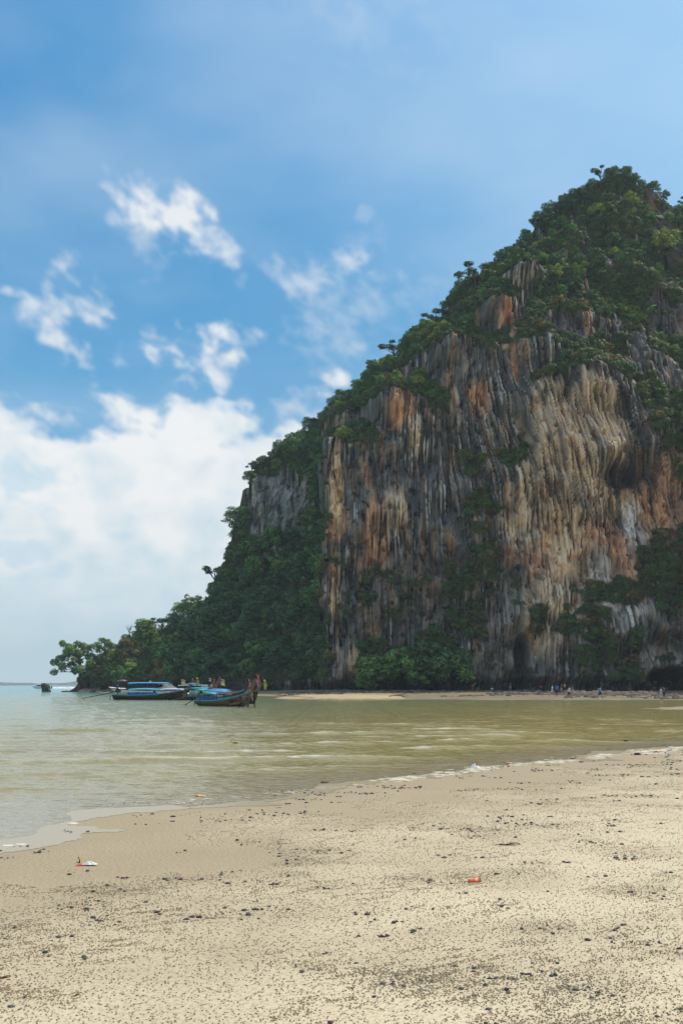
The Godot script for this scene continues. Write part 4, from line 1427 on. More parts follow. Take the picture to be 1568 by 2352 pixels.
func leaf_litter(called: String, where: Vector3, length: float, col: Color, label: String, turn: float) -> void:
	var t := thing(called, label, "leaf", where, turn)
	var v := PackedVector3Array()
	var c := PackedColorArray()
	for j in 7:
		for i in 13:
			var x := i / 12.0 - 0.5
			var w := 0.17 * pow(maxf(cos(x * PI), 0.0), 0.7)
			var z := (j / 6.0 - 0.5) * 2.0
			v.append(Vector3(x, 0.03 + 0.09 * z * z * w * 4.0 + 0.05 * sin(x * 7.0 + z), z * w) * length)
			c.append(col * (0.75 + 0.4 * absf(z) + 0.15 * sin(x * 40.0)))
	part("blade", grid_mesh(v, c, 13, 7), tinted(0.7), t)
	var s := Soup.new()
	s.tube([Vector3(-0.72, 0.03, 0.03) * length, Vector3(-0.45, 0.04, 0) * length, Vector3(0.45, 0.06, 0) * length], [0.014 * length, 0.018 * length, 0.006 * length], 5, col * 0.5)
	part("stalk", s.mesh(), tinted(0.7), t)

func bottle(label: String, where: Vector3, c: Color, cap: Color) -> void:
	where.y = maxf(where.y, 0.0)
	var t := thing("plastic_bottle", label, "bottle", where + Vector3(0, 0.025, 0), 0.3)
	var s := Soup.new()
	s.tube([Vector3(-0.1, 0, 0), Vector3(-0.098, 0, 0), Vector3(-0.05, 0, 0), Vector3(-0.04, 0, 0), Vector3(0.04, 0, 0), Vector3(0.075, 0, 0), Vector3(0.09, 0, 0)], [0.002, 0.03, 0.032, 0.029, 0.032, 0.016, 0.012], 10, c)
	part("body", s.mesh(), tinted(0.15), t)
	var k := Soup.new()
	k.tube([Vector3(0.09, 0, 0), Vector3(0.091, 0, 0), Vector3(0.108, 0, 0), Vector3(0.109, 0, 0)], [0.001, 0.016, 0.016, 0.001], 10, cap)
	part("cap", k.mesh(), tinted(0.4), t)

# ---------------------------------------------------------------- boats (local axes: bow towards +x, waterline at y = 0, the side seen is +z)
var cloth_mat: StandardMaterial3D
var wood_mat: StandardMaterial3D
var gloss_mat: StandardMaterial3D
var metal_mat: StandardMaterial3D

func make_boat_materials() -> void:
	cloth_mat = tinted(0.8)
	cloth_mat.backlight_enabled = true
	cloth_mat.backlight = Color(0.4, 0.4, 0.4)
	wood_mat = tinted(0.6)
	gloss_mat = tinted(0.25)
	metal_mat = tinted(0.35)
	metal_mat.metallic = 0.6

func box(s: Soup, c: Vector3, size: Vector3, col: Color, turn := Basis()) -> void:
	var h := size / 2
	var p := []
	for k in 8:
		p.append(c + turn * Vector3(h.x * (1 if k & 1 else -1), h.y * (1 if k & 2 else -1), h.z * (1 if k & 4 else -1)))
	for f in [[0, 4, 6, 2], [1, 3, 7, 5], [0, 1, 5, 4], [2, 6, 7, 3], [0, 2, 3, 1], [4, 5, 7, 6]]:
		s.quad(p[f[3]], p[f[2]], p[f[1]], p[f[0]], col)

func box_part(called: String, size: Vector3, col: Color, m: Material, parent: Node3D, where: Vector3, turn := Basis()) -> MeshInstance3D:
	var s := Soup.new()
	box(s, Vector3.ZERO, size, col, turn)
	return part(called, s.mesh(), m, parent, where)

func tube_part(called: String, points: Array, radius: float, col: Color, m: Material, parent: Node3D) -> MeshInstance3D:
	var s := Soup.new()
	var r := []
	for p in points:
		r.append(radius)
	s.tube(points, r, 6, col)
	return part(called, s.mesh(), m, parent)

class Shape:   # a hull's lines
	var length: float
	var beam: float
	var stern: float
	var waist: float
	var bow: float
	var rake: float
	func x(s: float) -> float: return (s - 0.5) * length
	func half(s: float) -> float: return beam / 2 * (1.0 - pow(s, 3.0)) * (0.66 + 0.34 * smoothstep(0.0, 0.35, s)) + 0.035
	func top(s: float) -> float: return waist + (stern - waist) * pow(1.0 - s, 4.0) + (bow - waist) * pow(maxf(s - 0.2, 0.0) / 0.8, 2.2)
	func keel(s: float) -> float: return -0.3 + 0.32 * pow(1.0 - s, 5.0) + 0.25 * pow(s, 6.0)
	func skin(s: float, t: float, side: float) -> Vector3:   # t: 0 gunwale, 1 keel
		var w := half(s) * pow(maxf(1.0 - pow(maxf(t, 0.0), 2.4), 0.0), 0.75)
		return Vector3(x(s) - rake * pow(s, 5.0) * t, lerpf(top(s), keel(s), t), side * w)

func hull_mesh(h: Shape, outer: Color, low: Color, inner: Color) -> ArrayMesh:
	var s := Soup.new()
	var n := 26
	var m := 8
	for side in [-1.0, 1.0]:
		for i in n:
			for j in m:
				var a := h.skin(i / float(n), j / float(m), side)
				var b := h.skin((i + 1) / float(n), j / float(m), side)
				var c := h.skin((i + 1) / float(n), (j + 1) / float(m), side)
				var d := h.skin(i / float(n), (j + 1) / float(m), side)
				var col := (low if (a.y + c.y) / 2 < 0.09 else outer) * (0.9 + 0.2 * fposmod(j * 0.37 + i * 0.11, 1.0))
				if side > 0:
					s.quad(a, b, c, d, col)
				else:
					s.quad(d, c, b, a, col)
			# inside planking and floor
			var q0 := h.skin(i / float(n), 0.0, side) * Vector3(1, 1, 0.94)
			var q1 := h.skin((i + 1) / float(n), 0.0, side) * Vector3(1, 1, 0.94)
			var f0 := h.skin(i / float(n), 0.55, side) * Vector3(1, 1, 0.9)
			var f1 := h.skin((i + 1) / float(n), 0.55, side) * Vector3(1, 1, 0.9)
			if side > 0:
				s.quad(f0, f1, q1, q0, inner)
				s.quad(f0 * Vector3(1, 1, 0), f1 * Vector3(1, 1, 0), f1, f0, inner)
			else:
				s.quad(q0, q1, f1, f0, inner)
				s.quad(f0, f1, f1 * Vector3(1, 1, 0), f0 * Vector3(1, 1, 0), inner)
	for j in m:   # transom
		s.quad(h.skin(0, j / float(m), -1), h.skin(0, j / float(m), 1), h.skin(0, (j + 1) / float(m), 1), h.skin(0, (j + 1) / float(m), -1), outer * 1.3)
	return s.mesh()

func band(h: Shape, drop0: float, drop1: float, out: float, col: Color, side: float, from := 0.0, to := 1.0) -> ArrayMesh:   # a strake that stands proud of the hull
	var s := Soup.new()
	var n := 24
	for i in n:
		var q := []
		for k in 2:
			var u := lerpf(from, to, (i + k) / float(n))
			var depth := h.top(u) - h.keel(u)
			var up := h.skin(u, drop0 / depth, side)
			var dn := h.skin(u, drop1 / depth, side)
			var o := Vector3(0, 0, out * side)
			q.append([up + o + Vector3(0, 0.02, 0), dn + o, up - o * 2.0 + Vector3(0, 0.02, 0), dn])
		var a = q[0]; var b = q[1]
		if side > 0:
			s.quad(a[0], b[0], b[1], a[1], col)
			s.quad(a[2], b[2], b[0], a[0], col)
			s.quad(a[1], b[1], b[3], a[3], col)
		else:
			s.quad(a[1], b[1], b[0], a[0], col)
			s.quad(a[0], b[0], b[2], a[2], col)
			s.quad(a[3], b[3], b[1], a[1], col)
	return s.mesh()

func streamer(from: Vector3, drift: Vector3, length: float, wide: float, col: Color, seed_: int) -> ArrayMesh:   # a cloth ribbon hanging and blowing
	var s := Soup.new()
	var p := from
	var n := 7
	var last := []
	for i in n + 1:
		var t := i / float(n)
		p = from + drift * (t * 0.9 + 0.3 * sin(t * 3.0 + seed_)) * length + Vector3(0, -length * t, 0.04 * sin(t * 6.0 + seed_))
		var w := wide * (0.9 + 0.4 * sin(t * 5.0 + seed_))
		var now := [p - Vector3(w, 0, -0.03 * sin(t * 8.0 + seed_)), p + Vector3(w, 0.0, 0.03)]
		if i > 0:
			s.quad(last[0], last[1], now[1], now[0], col * (0.8 + 0.3 * sin(t * 9.0 + seed_)))
		last = now
	return s.mesh()

func flag(parent: Node3D, foot: Vector3, high: float, flags: Array, size := Vector2(0.5, 0.34), blow := 1.0) -> void:   # a pole with one or more cloths under each other
	var pole := tube_part("flagpole", [foot, foot + Vector3(0.02, high, 0)], 0.014, lin(0.25, 0.22, 0.18), wood_mat, parent)
	var y := foot.y + high
	for f in flags:
		var s := Soup.new()
		var nx := 6
		var rows: Array = f
		for r in rows.size():
			var y0: float = -size.y * r / rows.size()
			var y1: float = -size.y * (r + 1) / rows.size()
			for i in nx:
				var q := []
				for k in 2:
					var t := (i + k) / float(nx)
					var x := size.x * t * blow
					var sag := -0.35 * t * t * size.y
					var z := 0.06 * sin(t * 7.0 + foot.x * 3.0) * t
					q.append([Vector3(x, y0 + sag, z), Vector3(x, y1 + sag, z)])
				s.quad(q[0][0], q[1][0], q[1][1], q[0][1], rows[r])
		part("flag_cloth", s.mesh(), cloth_mat, pole, Vector3(foot.x + 0.02, y, foot.z))
		y -= size.y * 1.05

const RED := Color(0.55, 0.02, 0.03)
const WHITE := Color(0.75, 0.74, 0.72)
const NAVY := Color(0.02, 0.03, 0.16)
const YELLOW := Color(0.75, 0.55, 0.06)

func national() -> Array:
	return [RED, WHITE, NAVY, NAVY, WHITE, RED]

func lettering(parent: Node3D, text: String, h: Shape, s: float, drop: float, high: float, col: Color, bold := false, side := 1.0) -> void:
	var t := TextMesh.new()
	var f := SystemFont.new()
	f.font_names = PackedStringArray(["Droid Serif"])
	f.font_weight = 700 if bold else 400
	t.font = f
	t.text = text
	t.font_size = 32
	t.pixel_size = high / 24.0
	t.depth = 0.01
	t.curve_step = 4.0
	var depth := h.top(s) - h.keel(s)
	var a := h.skin(s - 0.03 * side, drop / depth, side)
	var b := h.skin(s + 0.03 * side, drop / depth, side)
	var p := h.skin(s, drop / depth, side)
	var low := h.skin(s, (drop + 0.2) / depth, side)
	var along := (b - a).normalized()
	var up := (p - low).normalized()
	var out := along.cross(up).normalized()
	up = out.cross(along)
	var o := part("lettering", t, paint(col, 0.5), parent, p + out * 0.03)
	o.basis = Basis(along, up, out)

func script(parent: Node3D, h: Shape, s: float, drop: float, letters: int, high: float, col: Color) -> void:   # a line of looped Thai-style letters painted on the bow
	var depth := h.top(s) - h.keel(s)
	var a := h.skin(s - 0.05, drop / depth, 1.0)
	var b := h.skin(s + 0.05, drop / depth, 1.0)
	var along := (b - a).normalized()
	var p := h.skin(s, drop / depth, 1.0)
	var up := (p - h.skin(s, (drop + 0.2) / depth, 1.0)).normalized()
	var out := along.cross(up).normalized()
	up = out.cross(along)
	var st := Soup.new()
	rng.seed = letters * 7 + int(high * 100)
	for k in letters:
		var x0 := (k - letters / 2.0) * high * 0.72
		var strokes := [[[0.0, 0.85], [0.12, 1.0], [0.24, 0.85], [0.1, 0.75], [0.1, 0.0]], [[0.1, 0.0], [0.3, 0.1], [0.5, 0.55], [0.5, 0.95]], [[0.5, 0.95], [0.5, 0.0]]]
		if k % 3 == 1:
			strokes = [[[0.05, 0.3], [0.2, 0.15], [0.25, 0.4], [0.08, 0.6], [0.1, 0.9], [0.35, 1.0], [0.5, 0.85], [0.5, 0.0]], [[0.15, 1.25], [0.3, 1.4], [0.5, 1.25]]]
		elif k % 3 == 2:
			strokes = [[[0.1, 1.0], [0.1, 0.1], [0.25, 0.0], [0.4, 0.15], [0.45, 1.0], [0.3, 0.95]], [[0.45, 0.5], [0.55, 0.0]]]
		for line in strokes:
			var pts := []
			var rr := []
			for q in line:
				pts.append(along * (x0 + q[0] * high) + up * (q[1] * high))
				rr.append(high * 0.055)
			st.tube(pts, rr, 4, col)
	part("lettering", st.mesh(), paint(col, 0.5), parent, p + out * 0.025)

func arched_roof(parent: Node3D, x0: float, x1: float, high: float, half: float, rise: float, top: Color, edge: Color, foot: float, called := "roof", poles := 3) -> void:
	var s := Soup.new()
	var n := 8
	for k in 10:
		var xa := lerpf(x0, x1, k / 10.0)
		var xb := lerpf(x0, x1, (k + 1) / 10.0)
		var bow_a := -0.10 * pow(k / 5.0 - 1.0, 2.0)
		var bow_b := -0.10 * pow((k + 1) / 5.0 - 1.0, 2.0)
		for i in n:
			var t0 := i / float(n) * 2 - 1
			var t1 := (i + 1) / float(n) * 2 - 1
			var a := Vector3(xa, high + rise * (1 - t0 * t0) + bow_a, t0 * half)
			var b := Vector3(xb, high + rise * (1 - t0 * t0) + bow_b, t0 * half)
			var c := Vector3(xb, high + rise * (1 - t1 * t1) + bow_b, t1 * half)
			var d := Vector3(xa, high + rise * (1 - t1 * t1) + bow_a, t1 * half)
			s.quad(d, c, b, a, top)
			var u := Vector3(0, -0.025, 0)
			s.quad(a + u, b + u, c + u, d + u, top * 0.7)
	var r := part(called, s.mesh(), cloth_mat, parent)
	for side in [-1.0, 1.0]:
		var e := Soup.new()
		for k in 10:
			var xa := lerpf(x0, x1, k / 10.0)
			var xb := lerpf(x0, x1, (k + 1) / 10.0)
			var ya := high - 0.10 * pow(k / 5.0 - 1.0, 2.0)
			var yb := high - 0.10 * pow((k + 1) / 5.0 - 1.0, 2.0)
			var z: float = side * (half + 0.004)
			var dr := 0.10 + 0.03 * sin(k * 1.7)
			e.quad(Vector3(xa, ya + 0.03, z), Vector3(xb, yb + 0.03, z), Vector3(xb, yb - dr, z), Vector3(xa, ya - dr, z), edge)
		part("valance", e.mesh(), cloth_mat, r)
		for k in poles:
			var x := lerpf(x0 + 0.1, x1 - 0.1, k / (poles - 1.0))
			tube_part("roof_pole", [Vector3(x, foot, side * half * 0.94), Vector3(x, high + 0.01, side * half * 0.94)], 0.018, lin(0.30, 0.28, 0.25), metal_mat, parent)

func engine(parent: Node3D, where: Vector3, tail: Vector3) -> void:   # an open diesel on a pivot with its long shaft
	var e := box_part("engine", Vector3(0.62, 0.34, 0.36), lin(0.02, 0.02, 0.022), gloss_mat, parent, where)
	var s := Soup.new()
	box(s, Vector3(-0.02, 0.22, 0), Vector3(0.48, 0.12, 0.2), lin(0.03, 0.03, 0.03))
	for k in 4:
		box(s, Vector3(-0.2 + k * 0.12, 0.30, 0.02), Vector3(0.07, 0.07, 0.14), lin(0.06, 0.06, 0.06))
	part("cylinder_head", s.mesh(), metal_mat, e)
	var f := Soup.new()
	f.tube([Vector3(0.32, 0.0, 0), Vector3(0.40, 0.0, 0)], [0.17, 0.17], 12, lin(0.10, 0.10, 0.10))
	f.tube([Vector3(0.40, 0, 0), Vector3(0.41, 0, 0)], [0.17, 0.01], 12, lin(0.35, 0.35, 0.35))
	part("fan", f.mesh(), metal_mat, e)
	tube_part("exhaust_pipe", [Vector3(0.1, 0.2, 0.14), Vector3(0.1, 0.42, 0.2), Vector3(-0.15, 0.46, 0.22)], 0.03, lin(0.10, 0.09, 0.08), metal_mat, e)
	tube_part("air_filter", [Vector3(-0.1, 0.34, -0.1), Vector3(-0.1, 0.5, -0.1)], 0.08, lin(0.3, 0.3, 0.29), metal_mat, e)
	tube_part("tiller", [Vector3(0.3, 0.1, 0), Vector3(0.9, 0.25, 0.1)], 0.02, lin(0.2, 0.18, 0.15), wood_mat, e)
	var a := where + Vector3(-0.3, -0.05, 0)
	var w := Soup.new()
	w.tube([a, a.lerp(tail, 0.4), tail], [0.06, 0.045, 0.03], 6, lin(0.03, 0.03, 0.03))
	var sh := part("propeller_shaft", w.mesh(), gloss_mat, parent)
	var pr := Soup.new()
	for k in 3:
		var t := TAU * k / 3.0
		var d := Vector3(0, cos(t), sin(t))
		var cr := Vector3(0, -sin(t), cos(t))
		pr.quad(tail + d * 0.02, tail + d * 0.14 + cr * 0.06 + Vector3(0.02, 0, 0), tail + d * 0.17, tail + d * 0.13 - cr * 0.05 - Vector3(0.02, 0, 0), lin(0.45, 0.38, 0.30))
	part("propeller", pr.mesh(), metal_mat, sh)
	tube_part("propeller_guard", [tail + Vector3(0.45, 0.02, 0), tail + Vector3(0.1, -0.2, 0), tail + Vector3(-0.12, -0.12, 0), tail + Vector3(-0.02, 0.08, 0), tail + Vector3(0.35, 0.08, 0)], 0.015, lin(0.05, 0.05, 0.05), metal_mat, sh)

func prow(parent: Node3D, h: Shape, tall: float, lean: float, col: Color) -> MeshInstance3D:   # the high curved stem post
	var s := Soup.new()
	var n := 7
	var last := []
	for i in n + 1:
		var t := i / float(n)
		var c := Vector3(h.x(1.0) - 0.34 + lean * (t + 0.18 * t * t), h.bow - 0.25 + (tall - h.bow + 0.25) * t, 0)
		var w := lerpf(0.27, 0.15, t) * (1.0 + 0.25 * smoothstep(0.82, 1.0, t))
		var dir := Vector3(1, -0.36 * lean, 0).normalized()
		var now := [c - dir * w + Vector3(0, 0, -0.05), c + dir * w + Vector3(0, 0, -0.045), c + dir * w + Vector3(0, 0, 0.045), c - dir * w + Vector3(0, 0, 0.05)]
		if i > 0:
			for k in 4:
				s.quad(now[k], now[(k + 1) % 4], last[(k + 1) % 4], last[k], col * (0.9 + 0.2 * (k % 2)))
		last = now
	s.quad(last[3], last[2], last[1], last[0], col * 1.4)
	return part("prow_post", s.mesh(), wood_mat, parent)

func longtail(o: Dictionary) -> Node3D:
	var h := Shape.new()
	h.length = o.get("length", 8.0)
	h.beam = o.get("beam", 1.5)
	h.stern = o.get("stern", 0.55)
	h.waist = o.get("waist", 0.5)
	h.bow = o.get("bow", 1.45)
	h.rake = o.get("rake", 0.55)
	var bowpoint: Vector3 = o.bow_at                # the water under the prow
	var t := thing("longtail_boat", o.label, "longtail boat", Vector3.ZERO, o.yaw, "longtail boats moored in the bay")
	t.position = bowpoint - t.basis * Vector3(h.length / 2, 0, 0)
	t.position.y = 0.0
	part("hull", hull_mesh(h, o.get("hull", lin(0.055, 0.03, 0.02)), o.get("low", lin(0.028, 0.018, 0.015)), lin(0.10, 0.06, 0.04)), wood_mat, t)
	for side in [-1.0, 1.0]:
		part("gunwale", band(h, 0.0, 0.075, 0.03, o.get("trim", lin(0.05, 0.30, 0.36)), side), gloss_mat, t)
	for k in 4:
		var s := 0.18 + k * 0.17
		box_part("bench", Vector3(0.24, 0.04, h.half(s) * 1.85), lin(0.16, 0.10, 0.06), wood_mat, t, Vector3(h.x(s), h.top(s) - 0.12, 0))
	var post := prow(t, h, o.get("tall", 2.9), o.get("lean", 0.55), o.get("post", lin(0.17, 0.095, 0.06)))
	var tip := Vector3(h.x(1.0) - 0.34 + o.get("lean", 0.55) * 1.18, o.get("tall", 2.9), 0)
	var k := 0
	for c in o.get("ribbons", []):
		var wide := 0.07 + 0.03 * (k % 3)
		var start := tip + Vector3(0.10 - 0.03 * k, -0.02 - 0.05 * k, 0.06)
		part("ribbon", streamer(start, Vector3(o.get("drift", 0.35) + 0.07 * sin(k * 2.3), 0, 0), 0.75 + 0.22 * ((k * 37) % 5) / 4.0, wide, c, k), cloth_mat, post)
		k += 1
	if k:
		var wrap := Soup.new()
		for q in mini(k, 4):
			var y := -0.03 - 0.10 * q
			var loop := []
			var rr := []
			for i in 9:
				var a := TAU * i / 8.0
				loop.append(tip + Vector3(cos(a) * 0.19 - 0.07 * q * o.get("lean", 0.55), y, sin(a) * 0.085))
				rr.append(0.05)
			wrap.tube(loop, rr, 5, o.ribbons[q])
		part("garland", wrap.mesh(), cloth_mat, post)
	if o.has("engine"):
		engine(t, Vector3(h.x(0.05), h.stern + 0.42, 0), o.engine)
		var mount := Soup.new()
		mount.tube([Vector3(h.x(0.05), 0.1, 0), Vector3(h.x(0.05), h.stern + 0.3, 0)], [0.06, 0.05], 6, lin(0.05, 0.05, 0.05))
		part("engine_mount", mount.mesh(), metal_mat, t)
	for r in o.get("roofs", []):
		arched_roof(t, r[0], r[1], r[2], h.beam * 0.42, r[3], r[4], r[5], 0.2, "roof", r[6])
	for r in o.get("tarps", []):
		var s := Soup.new()
		for i in 8:
			var xa := lerpf(r[0], r[1], i / 8.0)
			var xb := lerpf(r[0], r[1], (i + 1) / 8.0)
			var z := h.beam * 0.44
			s.quad(Vector3(xa, r[3] - 0.03 * sin(i * 1.9), z + 0.02 * sin(i * 2.0)), Vector3(xb, r[3] - 0.03 * sin(i * 1.9 + 1.9), z + 0.02 * sin(i * 2.0 + 2.0)), Vector3(xb, r[2], z), Vector3(xa, r[2], z), r[4] * (0.85 + 0.3 * (i % 2)))
		part("side_curtain", s.mesh(), cloth_mat, t)
	for f in o.get("flags", []):
		flag(t, f[0], f[1], f[2], f[3] if f.size() > 3 else Vector2(0.5, 0.34))
	if o.get("loops", false):
		for q in 2:
			var pts := []
			for i in 11:
				var a := PI * 1.25 * i / 10.0 - 0.2
				pts.append(Vector3(h.x(0.0) - 0.12 - 0.28 * q + cos(a) * 0.26, 0.12 + sin(a) * (0.42 + 0.06 * q), 0.2 - 0.3 * q))
			tube_part("stern_hoop", pts, 0.022, lin(0.10, 0.055, 0.03), wood_mat, t)
	if o.has("ladder"):
		var x: float = o.ladder
		for d in [0.0, 0.34]:
			tube_part("ladder_rail", [Vector3(x + d, -0.3, h.beam * 0.5 + 0.22), Vector3(x + d, 1.1, h.beam * 0.5 - 0.02)], 0.022, lin(0.70, 0.70, 0.68), metal_mat, t)
		for r in 4:
			tube_part("ladder_rung", [Vector3(x, 0.1 + 0.27 * r, h.beam * 0.5 + 0.16 - 0.045 * r), Vector3(x + 0.34, 0.1 + 0.27 * r, h.beam * 0.5 + 0.16 - 0.045 * r)], 0.016, lin(0.70, 0.70, 0.68), metal_mat, t)
	t.set_meta("shape", h)
	return t

func crate(called: String, label: String, where: Vector3, size: Vector3, col: Color) -> void:
	var s := Soup.new()
	box(s, Vector3.ZERO, size, col)
	single(called, s.mesh(), cloth_mat, label, called.replace("_", " "), where)

func moor_boats() -> void:
	make_boat_materials()
	var pink := lin(0.75, 0.10, 0.22)
	var rose := lin(0.78, 0.32, 0.34)
	var lilac := lin(0.45, 0.25, 0.62)
	var orange := lin(0.80, 0.22, 0.06)
	var lime := lin(0.30, 0.65, 0.10)
	var teal := lin(0.05, 0.30, 0.36)
	var sky_blue := lin(0.14, 0.36, 0.58)
	var cobalt := lin(0.02, 0.10, 0.24)
	# the nearest boat
	var b := longtail({"label": "dark brown longtail boat in front of the others, with gold lettering and a red-ribboned prow", "bow_at": at(580, 1624, 80.5), "yaw": -0.72, "length": 7.6, "beam": 1.5, "stern": 0.55, "waist": 0.52, "bow": 1.45, "tall": 2.95, "lean": 0.85,
		"hull": lin(0.12, 0.068, 0.044), "ribbons": [rose, pink, lin(0.8, 0.35, 0.2), rose, lilac], "drift": 0.3, "engine": Vector3(-5.6, -0.05, 0.3), "loops": true,
		"roofs": [[-2.9, -0.6, 1.20, 0.09, lin(0.20, 0.40, 0.55), lin(0.04, 0.32, 0.10), 3], [-0.55, 1.7, 1.27, 0.11, lin(0.07, 0.05, 0.04), lin(0.34, 0.27, 0.19), 3]], "tarps": [[-2.9, -0.4, 0.45, 0.98, cobalt]]})
	var h: Shape = b.get_meta("shape")
	part("rubbing_strake", band(h, 1.22, 1.26, 0.012, lin(0.55, 0.52, 0.45), 1.0, 0.45, 0.97), wood_mat, b)
	script(b, h, 0.73, 0.42, 9, 0.17, lin(0.62, 0.47, 0.22))
	lettering(b, "NatSamee Tour", h, 0.755, 0.64, 0.135, lin(0.62, 0.50, 0.26))
	lettering(b, "MO58", h, 0.90, 0.28, 0.125, lin(0.60, 0.50, 0.28))
	lettering(b, "1402 02858", h, 0.89, 0.52, 0.06, lin(0.50, 0.44, 0.28))
	var dragon := Soup.new()
	var pts := []
	var rr := []
	for i in 22:
		var t := i / 21.0
		var s := lerpf(0.66, 0.88, t)
		var depth := h.top(s) - h.keel(s)
		var q := h.skin(s, (0.86 + 0.10 * sin(t * 13.0) + 0.06 * t) / depth, 1.0)
		pts.append(q + Vector3(0, 0, 0.012))
		rr.append(0.012 + 0.035 * sin(t * PI) * (0.4 + t))
	dragon.tube(pts, rr, 5, lin(0.36, 0.22, 0.07))
	part("painted_serpent", dragon.mesh(), gloss_mat, b)
	tube_part("white_fish_mark", [h.skin(0.93, 0.42, 1.0) + Vector3(0, 0, 0.012), h.skin(0.945, 0.46, 1.0) + Vector3(0, 0, 0.012), h.skin(0.96, 0.40, 1.0) + Vector3(0, 0, 0.012)], 0.03, lin(0.60, 0.68, 0.60), gloss_mat, b)
	tube_part("mooring_line", [Vector3(h.x(0.84), h.top(0.84) + 0.02, h.half(0.84) + 0.03), Vector3(h.x(0.84), 0.4, h.half(0.84) + 0.05), Vector3(h.x(0.84), -0.1, h.half(0.84) + 0.05)], 0.02, lin(0.30, 0.27, 0.22), wood_mat, b)
	for k in 6:   # garlands round the foot of the prow
		part("garland", streamer(Vector3(h.x(1.0) - 0.12 + 0.05 * k, 1.55 - 0.05 * k, 0.1), Vector3(0.12, 0, 0), 0.55 + 0.1 * (k % 3), 0.08, [orange, lime, cobalt, pink, YELLOW, WHITE][k], k * 3), cloth_mat, b)
	# the long dark boat behind it
	b = longtail({"label": "long black-hulled longtail boat with turquoise gunwale, white ladder and blue curtains", "bow_at": at(437, 1606, 117), "yaw": -0.16, "length": 10.6, "beam": 1.7, "stern": 0.72, "waist": 0.62, "bow": 1.5, "tall": 3.05, "lean": 1.0, "rake": 0.7,
		"hull": lin(0.030, 0.017, 0.014), "ribbons": [orange, lin(0.8, 0.6, 0.1), lime, RED], "drift": 0.3, "engine": Vector3(-9.6, 0.15, 0.4), "loops": true, "ladder": 2.0,
		"roofs": [[-3.1, 1.2, 1.42, 0.14, lin(0.12, 0.36, 0.68), lin(0.02, 0.40, 0.12), 3], [1.3, 4.6, 1.42, 0.15, lin(0.55, 0.53, 0.56), lin(0.12, 0.36, 0.68), 3]], "tarps": [[-3.1, 1.0, 0.6, 1.02, lin(0.02, 0.13, 0.42)]]})
	h = b.get_meta("shape")
	script(b, h, 0.80, 0.42, 6, 0.2, lin(0.62, 0.48, 0.20))
	part("gilt_bow_patch", band(h, 0.5, 1.15, 0.012, lin(0.24, 0.12, 0.04), 1.0, 0.92, 0.985), gloss_mat, b)
	arched_roof(b, -4.6, -3.6, 2.62, 0.5, 0.05, lin(0.55, 0.25, 0.42), lin(0.5, 0.22, 0.38), 0.7, "sun_shade", 2)
	# four more, nosed in side by side behind the nearest
	b = longtail({"label": "brown longtail boat with a raised blue awning on posts behind the nearest boat's engine", "bow_at": at(489, 1608, 112), "yaw": -1.0, "length": 8.6, "tall": 2.75, "lean": 0.75, "ribbons": [rose, pink, RED], "drift": 0.45, "trim": lin(0.06, 0.36, 0.38), "engine": Vector3(-6.2, 0, 0.3),
		"roofs": [[-3.2, -0.8, 2.2, 0.08, sky_blue, sky_blue, 2], [-0.6, 2.4, 1.35, 0.12, lin(0.08, 0.42, 0.40), lin(0.05, 0.3, 0.3), 3]], "flags": [[Vector3(-3.4, 1.0, -0.5), 1.9, [[WHITE, WHITE]], Vector2(0.22, 0.4)]]})
	b = longtail({"label": "longtail boat with lilac streamers on its prow and a teal roof, second behind the nearest", "bow_at": at(497, 1605, 124), "yaw": -0.75, "length": 9.0, "tall": 3.1, "lean": 0.9, "ribbons": [lin(0.30, 0.26, 0.24), lilac, lilac], "drift": 0.5, "trim": lin(0.06, 0.36, 0.38),
		"roofs": [[-2.0, 3.0, 1.5, 0.14, lin(0.06, 0.42, 0.38), lin(0.05, 0.3, 0.3), 3]], "flags": [[Vector3(3.4, 1.2, -0.3), 1.6, [[WHITE, lilac]], Vector2(0.2, 0.45)]]})
	b = longtail({"label": "longtail boat with a blue roof, a bright pink prow scarf and a national flag amidships", "bow_at": at(562, 1612, 103), "yaw": -0.80, "length": 9.0, "tall": 2.7, "lean": 0.9, "ribbons": [pink, lin(0.3, 0.5, 0.5), pink], "drift": 0.55, "trim": sky_blue, "post": lin(0.035, 0.022, 0.016),
		"roofs": [[-2.6, 1.6, 1.42, 0.12, lin(0.12, 0.34, 0.66), sky_blue, 3]], "flags": [[Vector3(-2.0, 1.3, 0.4), 1.55, [national()], Vector2(0.62, 0.42)], [Vector3(-1.5, 1.3, 0.5), 0.8, [[WHITE, RED, WHITE]], Vector2(0.4, 0.28)]]})
	b = longtail({"label": "longtail boat tucked right behind the nearest one, lime and yellow ribbons on its prow", "bow_at": at(594, 1616, 93), "yaw": -0.62, "length": 8.8, "tall": 2.6, "lean": 0.9, "ribbons": [orange, lime, lin(0.65, 0.75, 0.2), YELLOW], "drift": 0.5, "trim": teal,
		"roofs": [[-3.0, 0.6, 1.30, 0.12, lin(0.12, 0.34, 0.66), sky_blue, 3]], "flags": [[Vector3(-0.5, 1.2, 0.5), 1.45, [national(), [YELLOW, YELLOW]], Vector2(0.5, 0.34)]]})
	for k in 5:
		part("garland", streamer(Vector3(3.3 + 0.2 * k, 1.5, 0.3), Vector3(0.2, 0, 0), 0.4, 0.1, [lime, orange, pink, RED, YELLOW][k], k), cloth_mat, b)
	# excursion speedboats
	speedboat("white excursion speedboat with a blue canvas top, moored bow-out behind the black longtail", at(334, 1596, 166), PI - 0.05, 14.0, true)
	speedboat("white speedboat with a pale hardtop, half hidden behind the blue-topped speedboat", at(440, 1596, 178), PI - 0.2, 11.5, false)
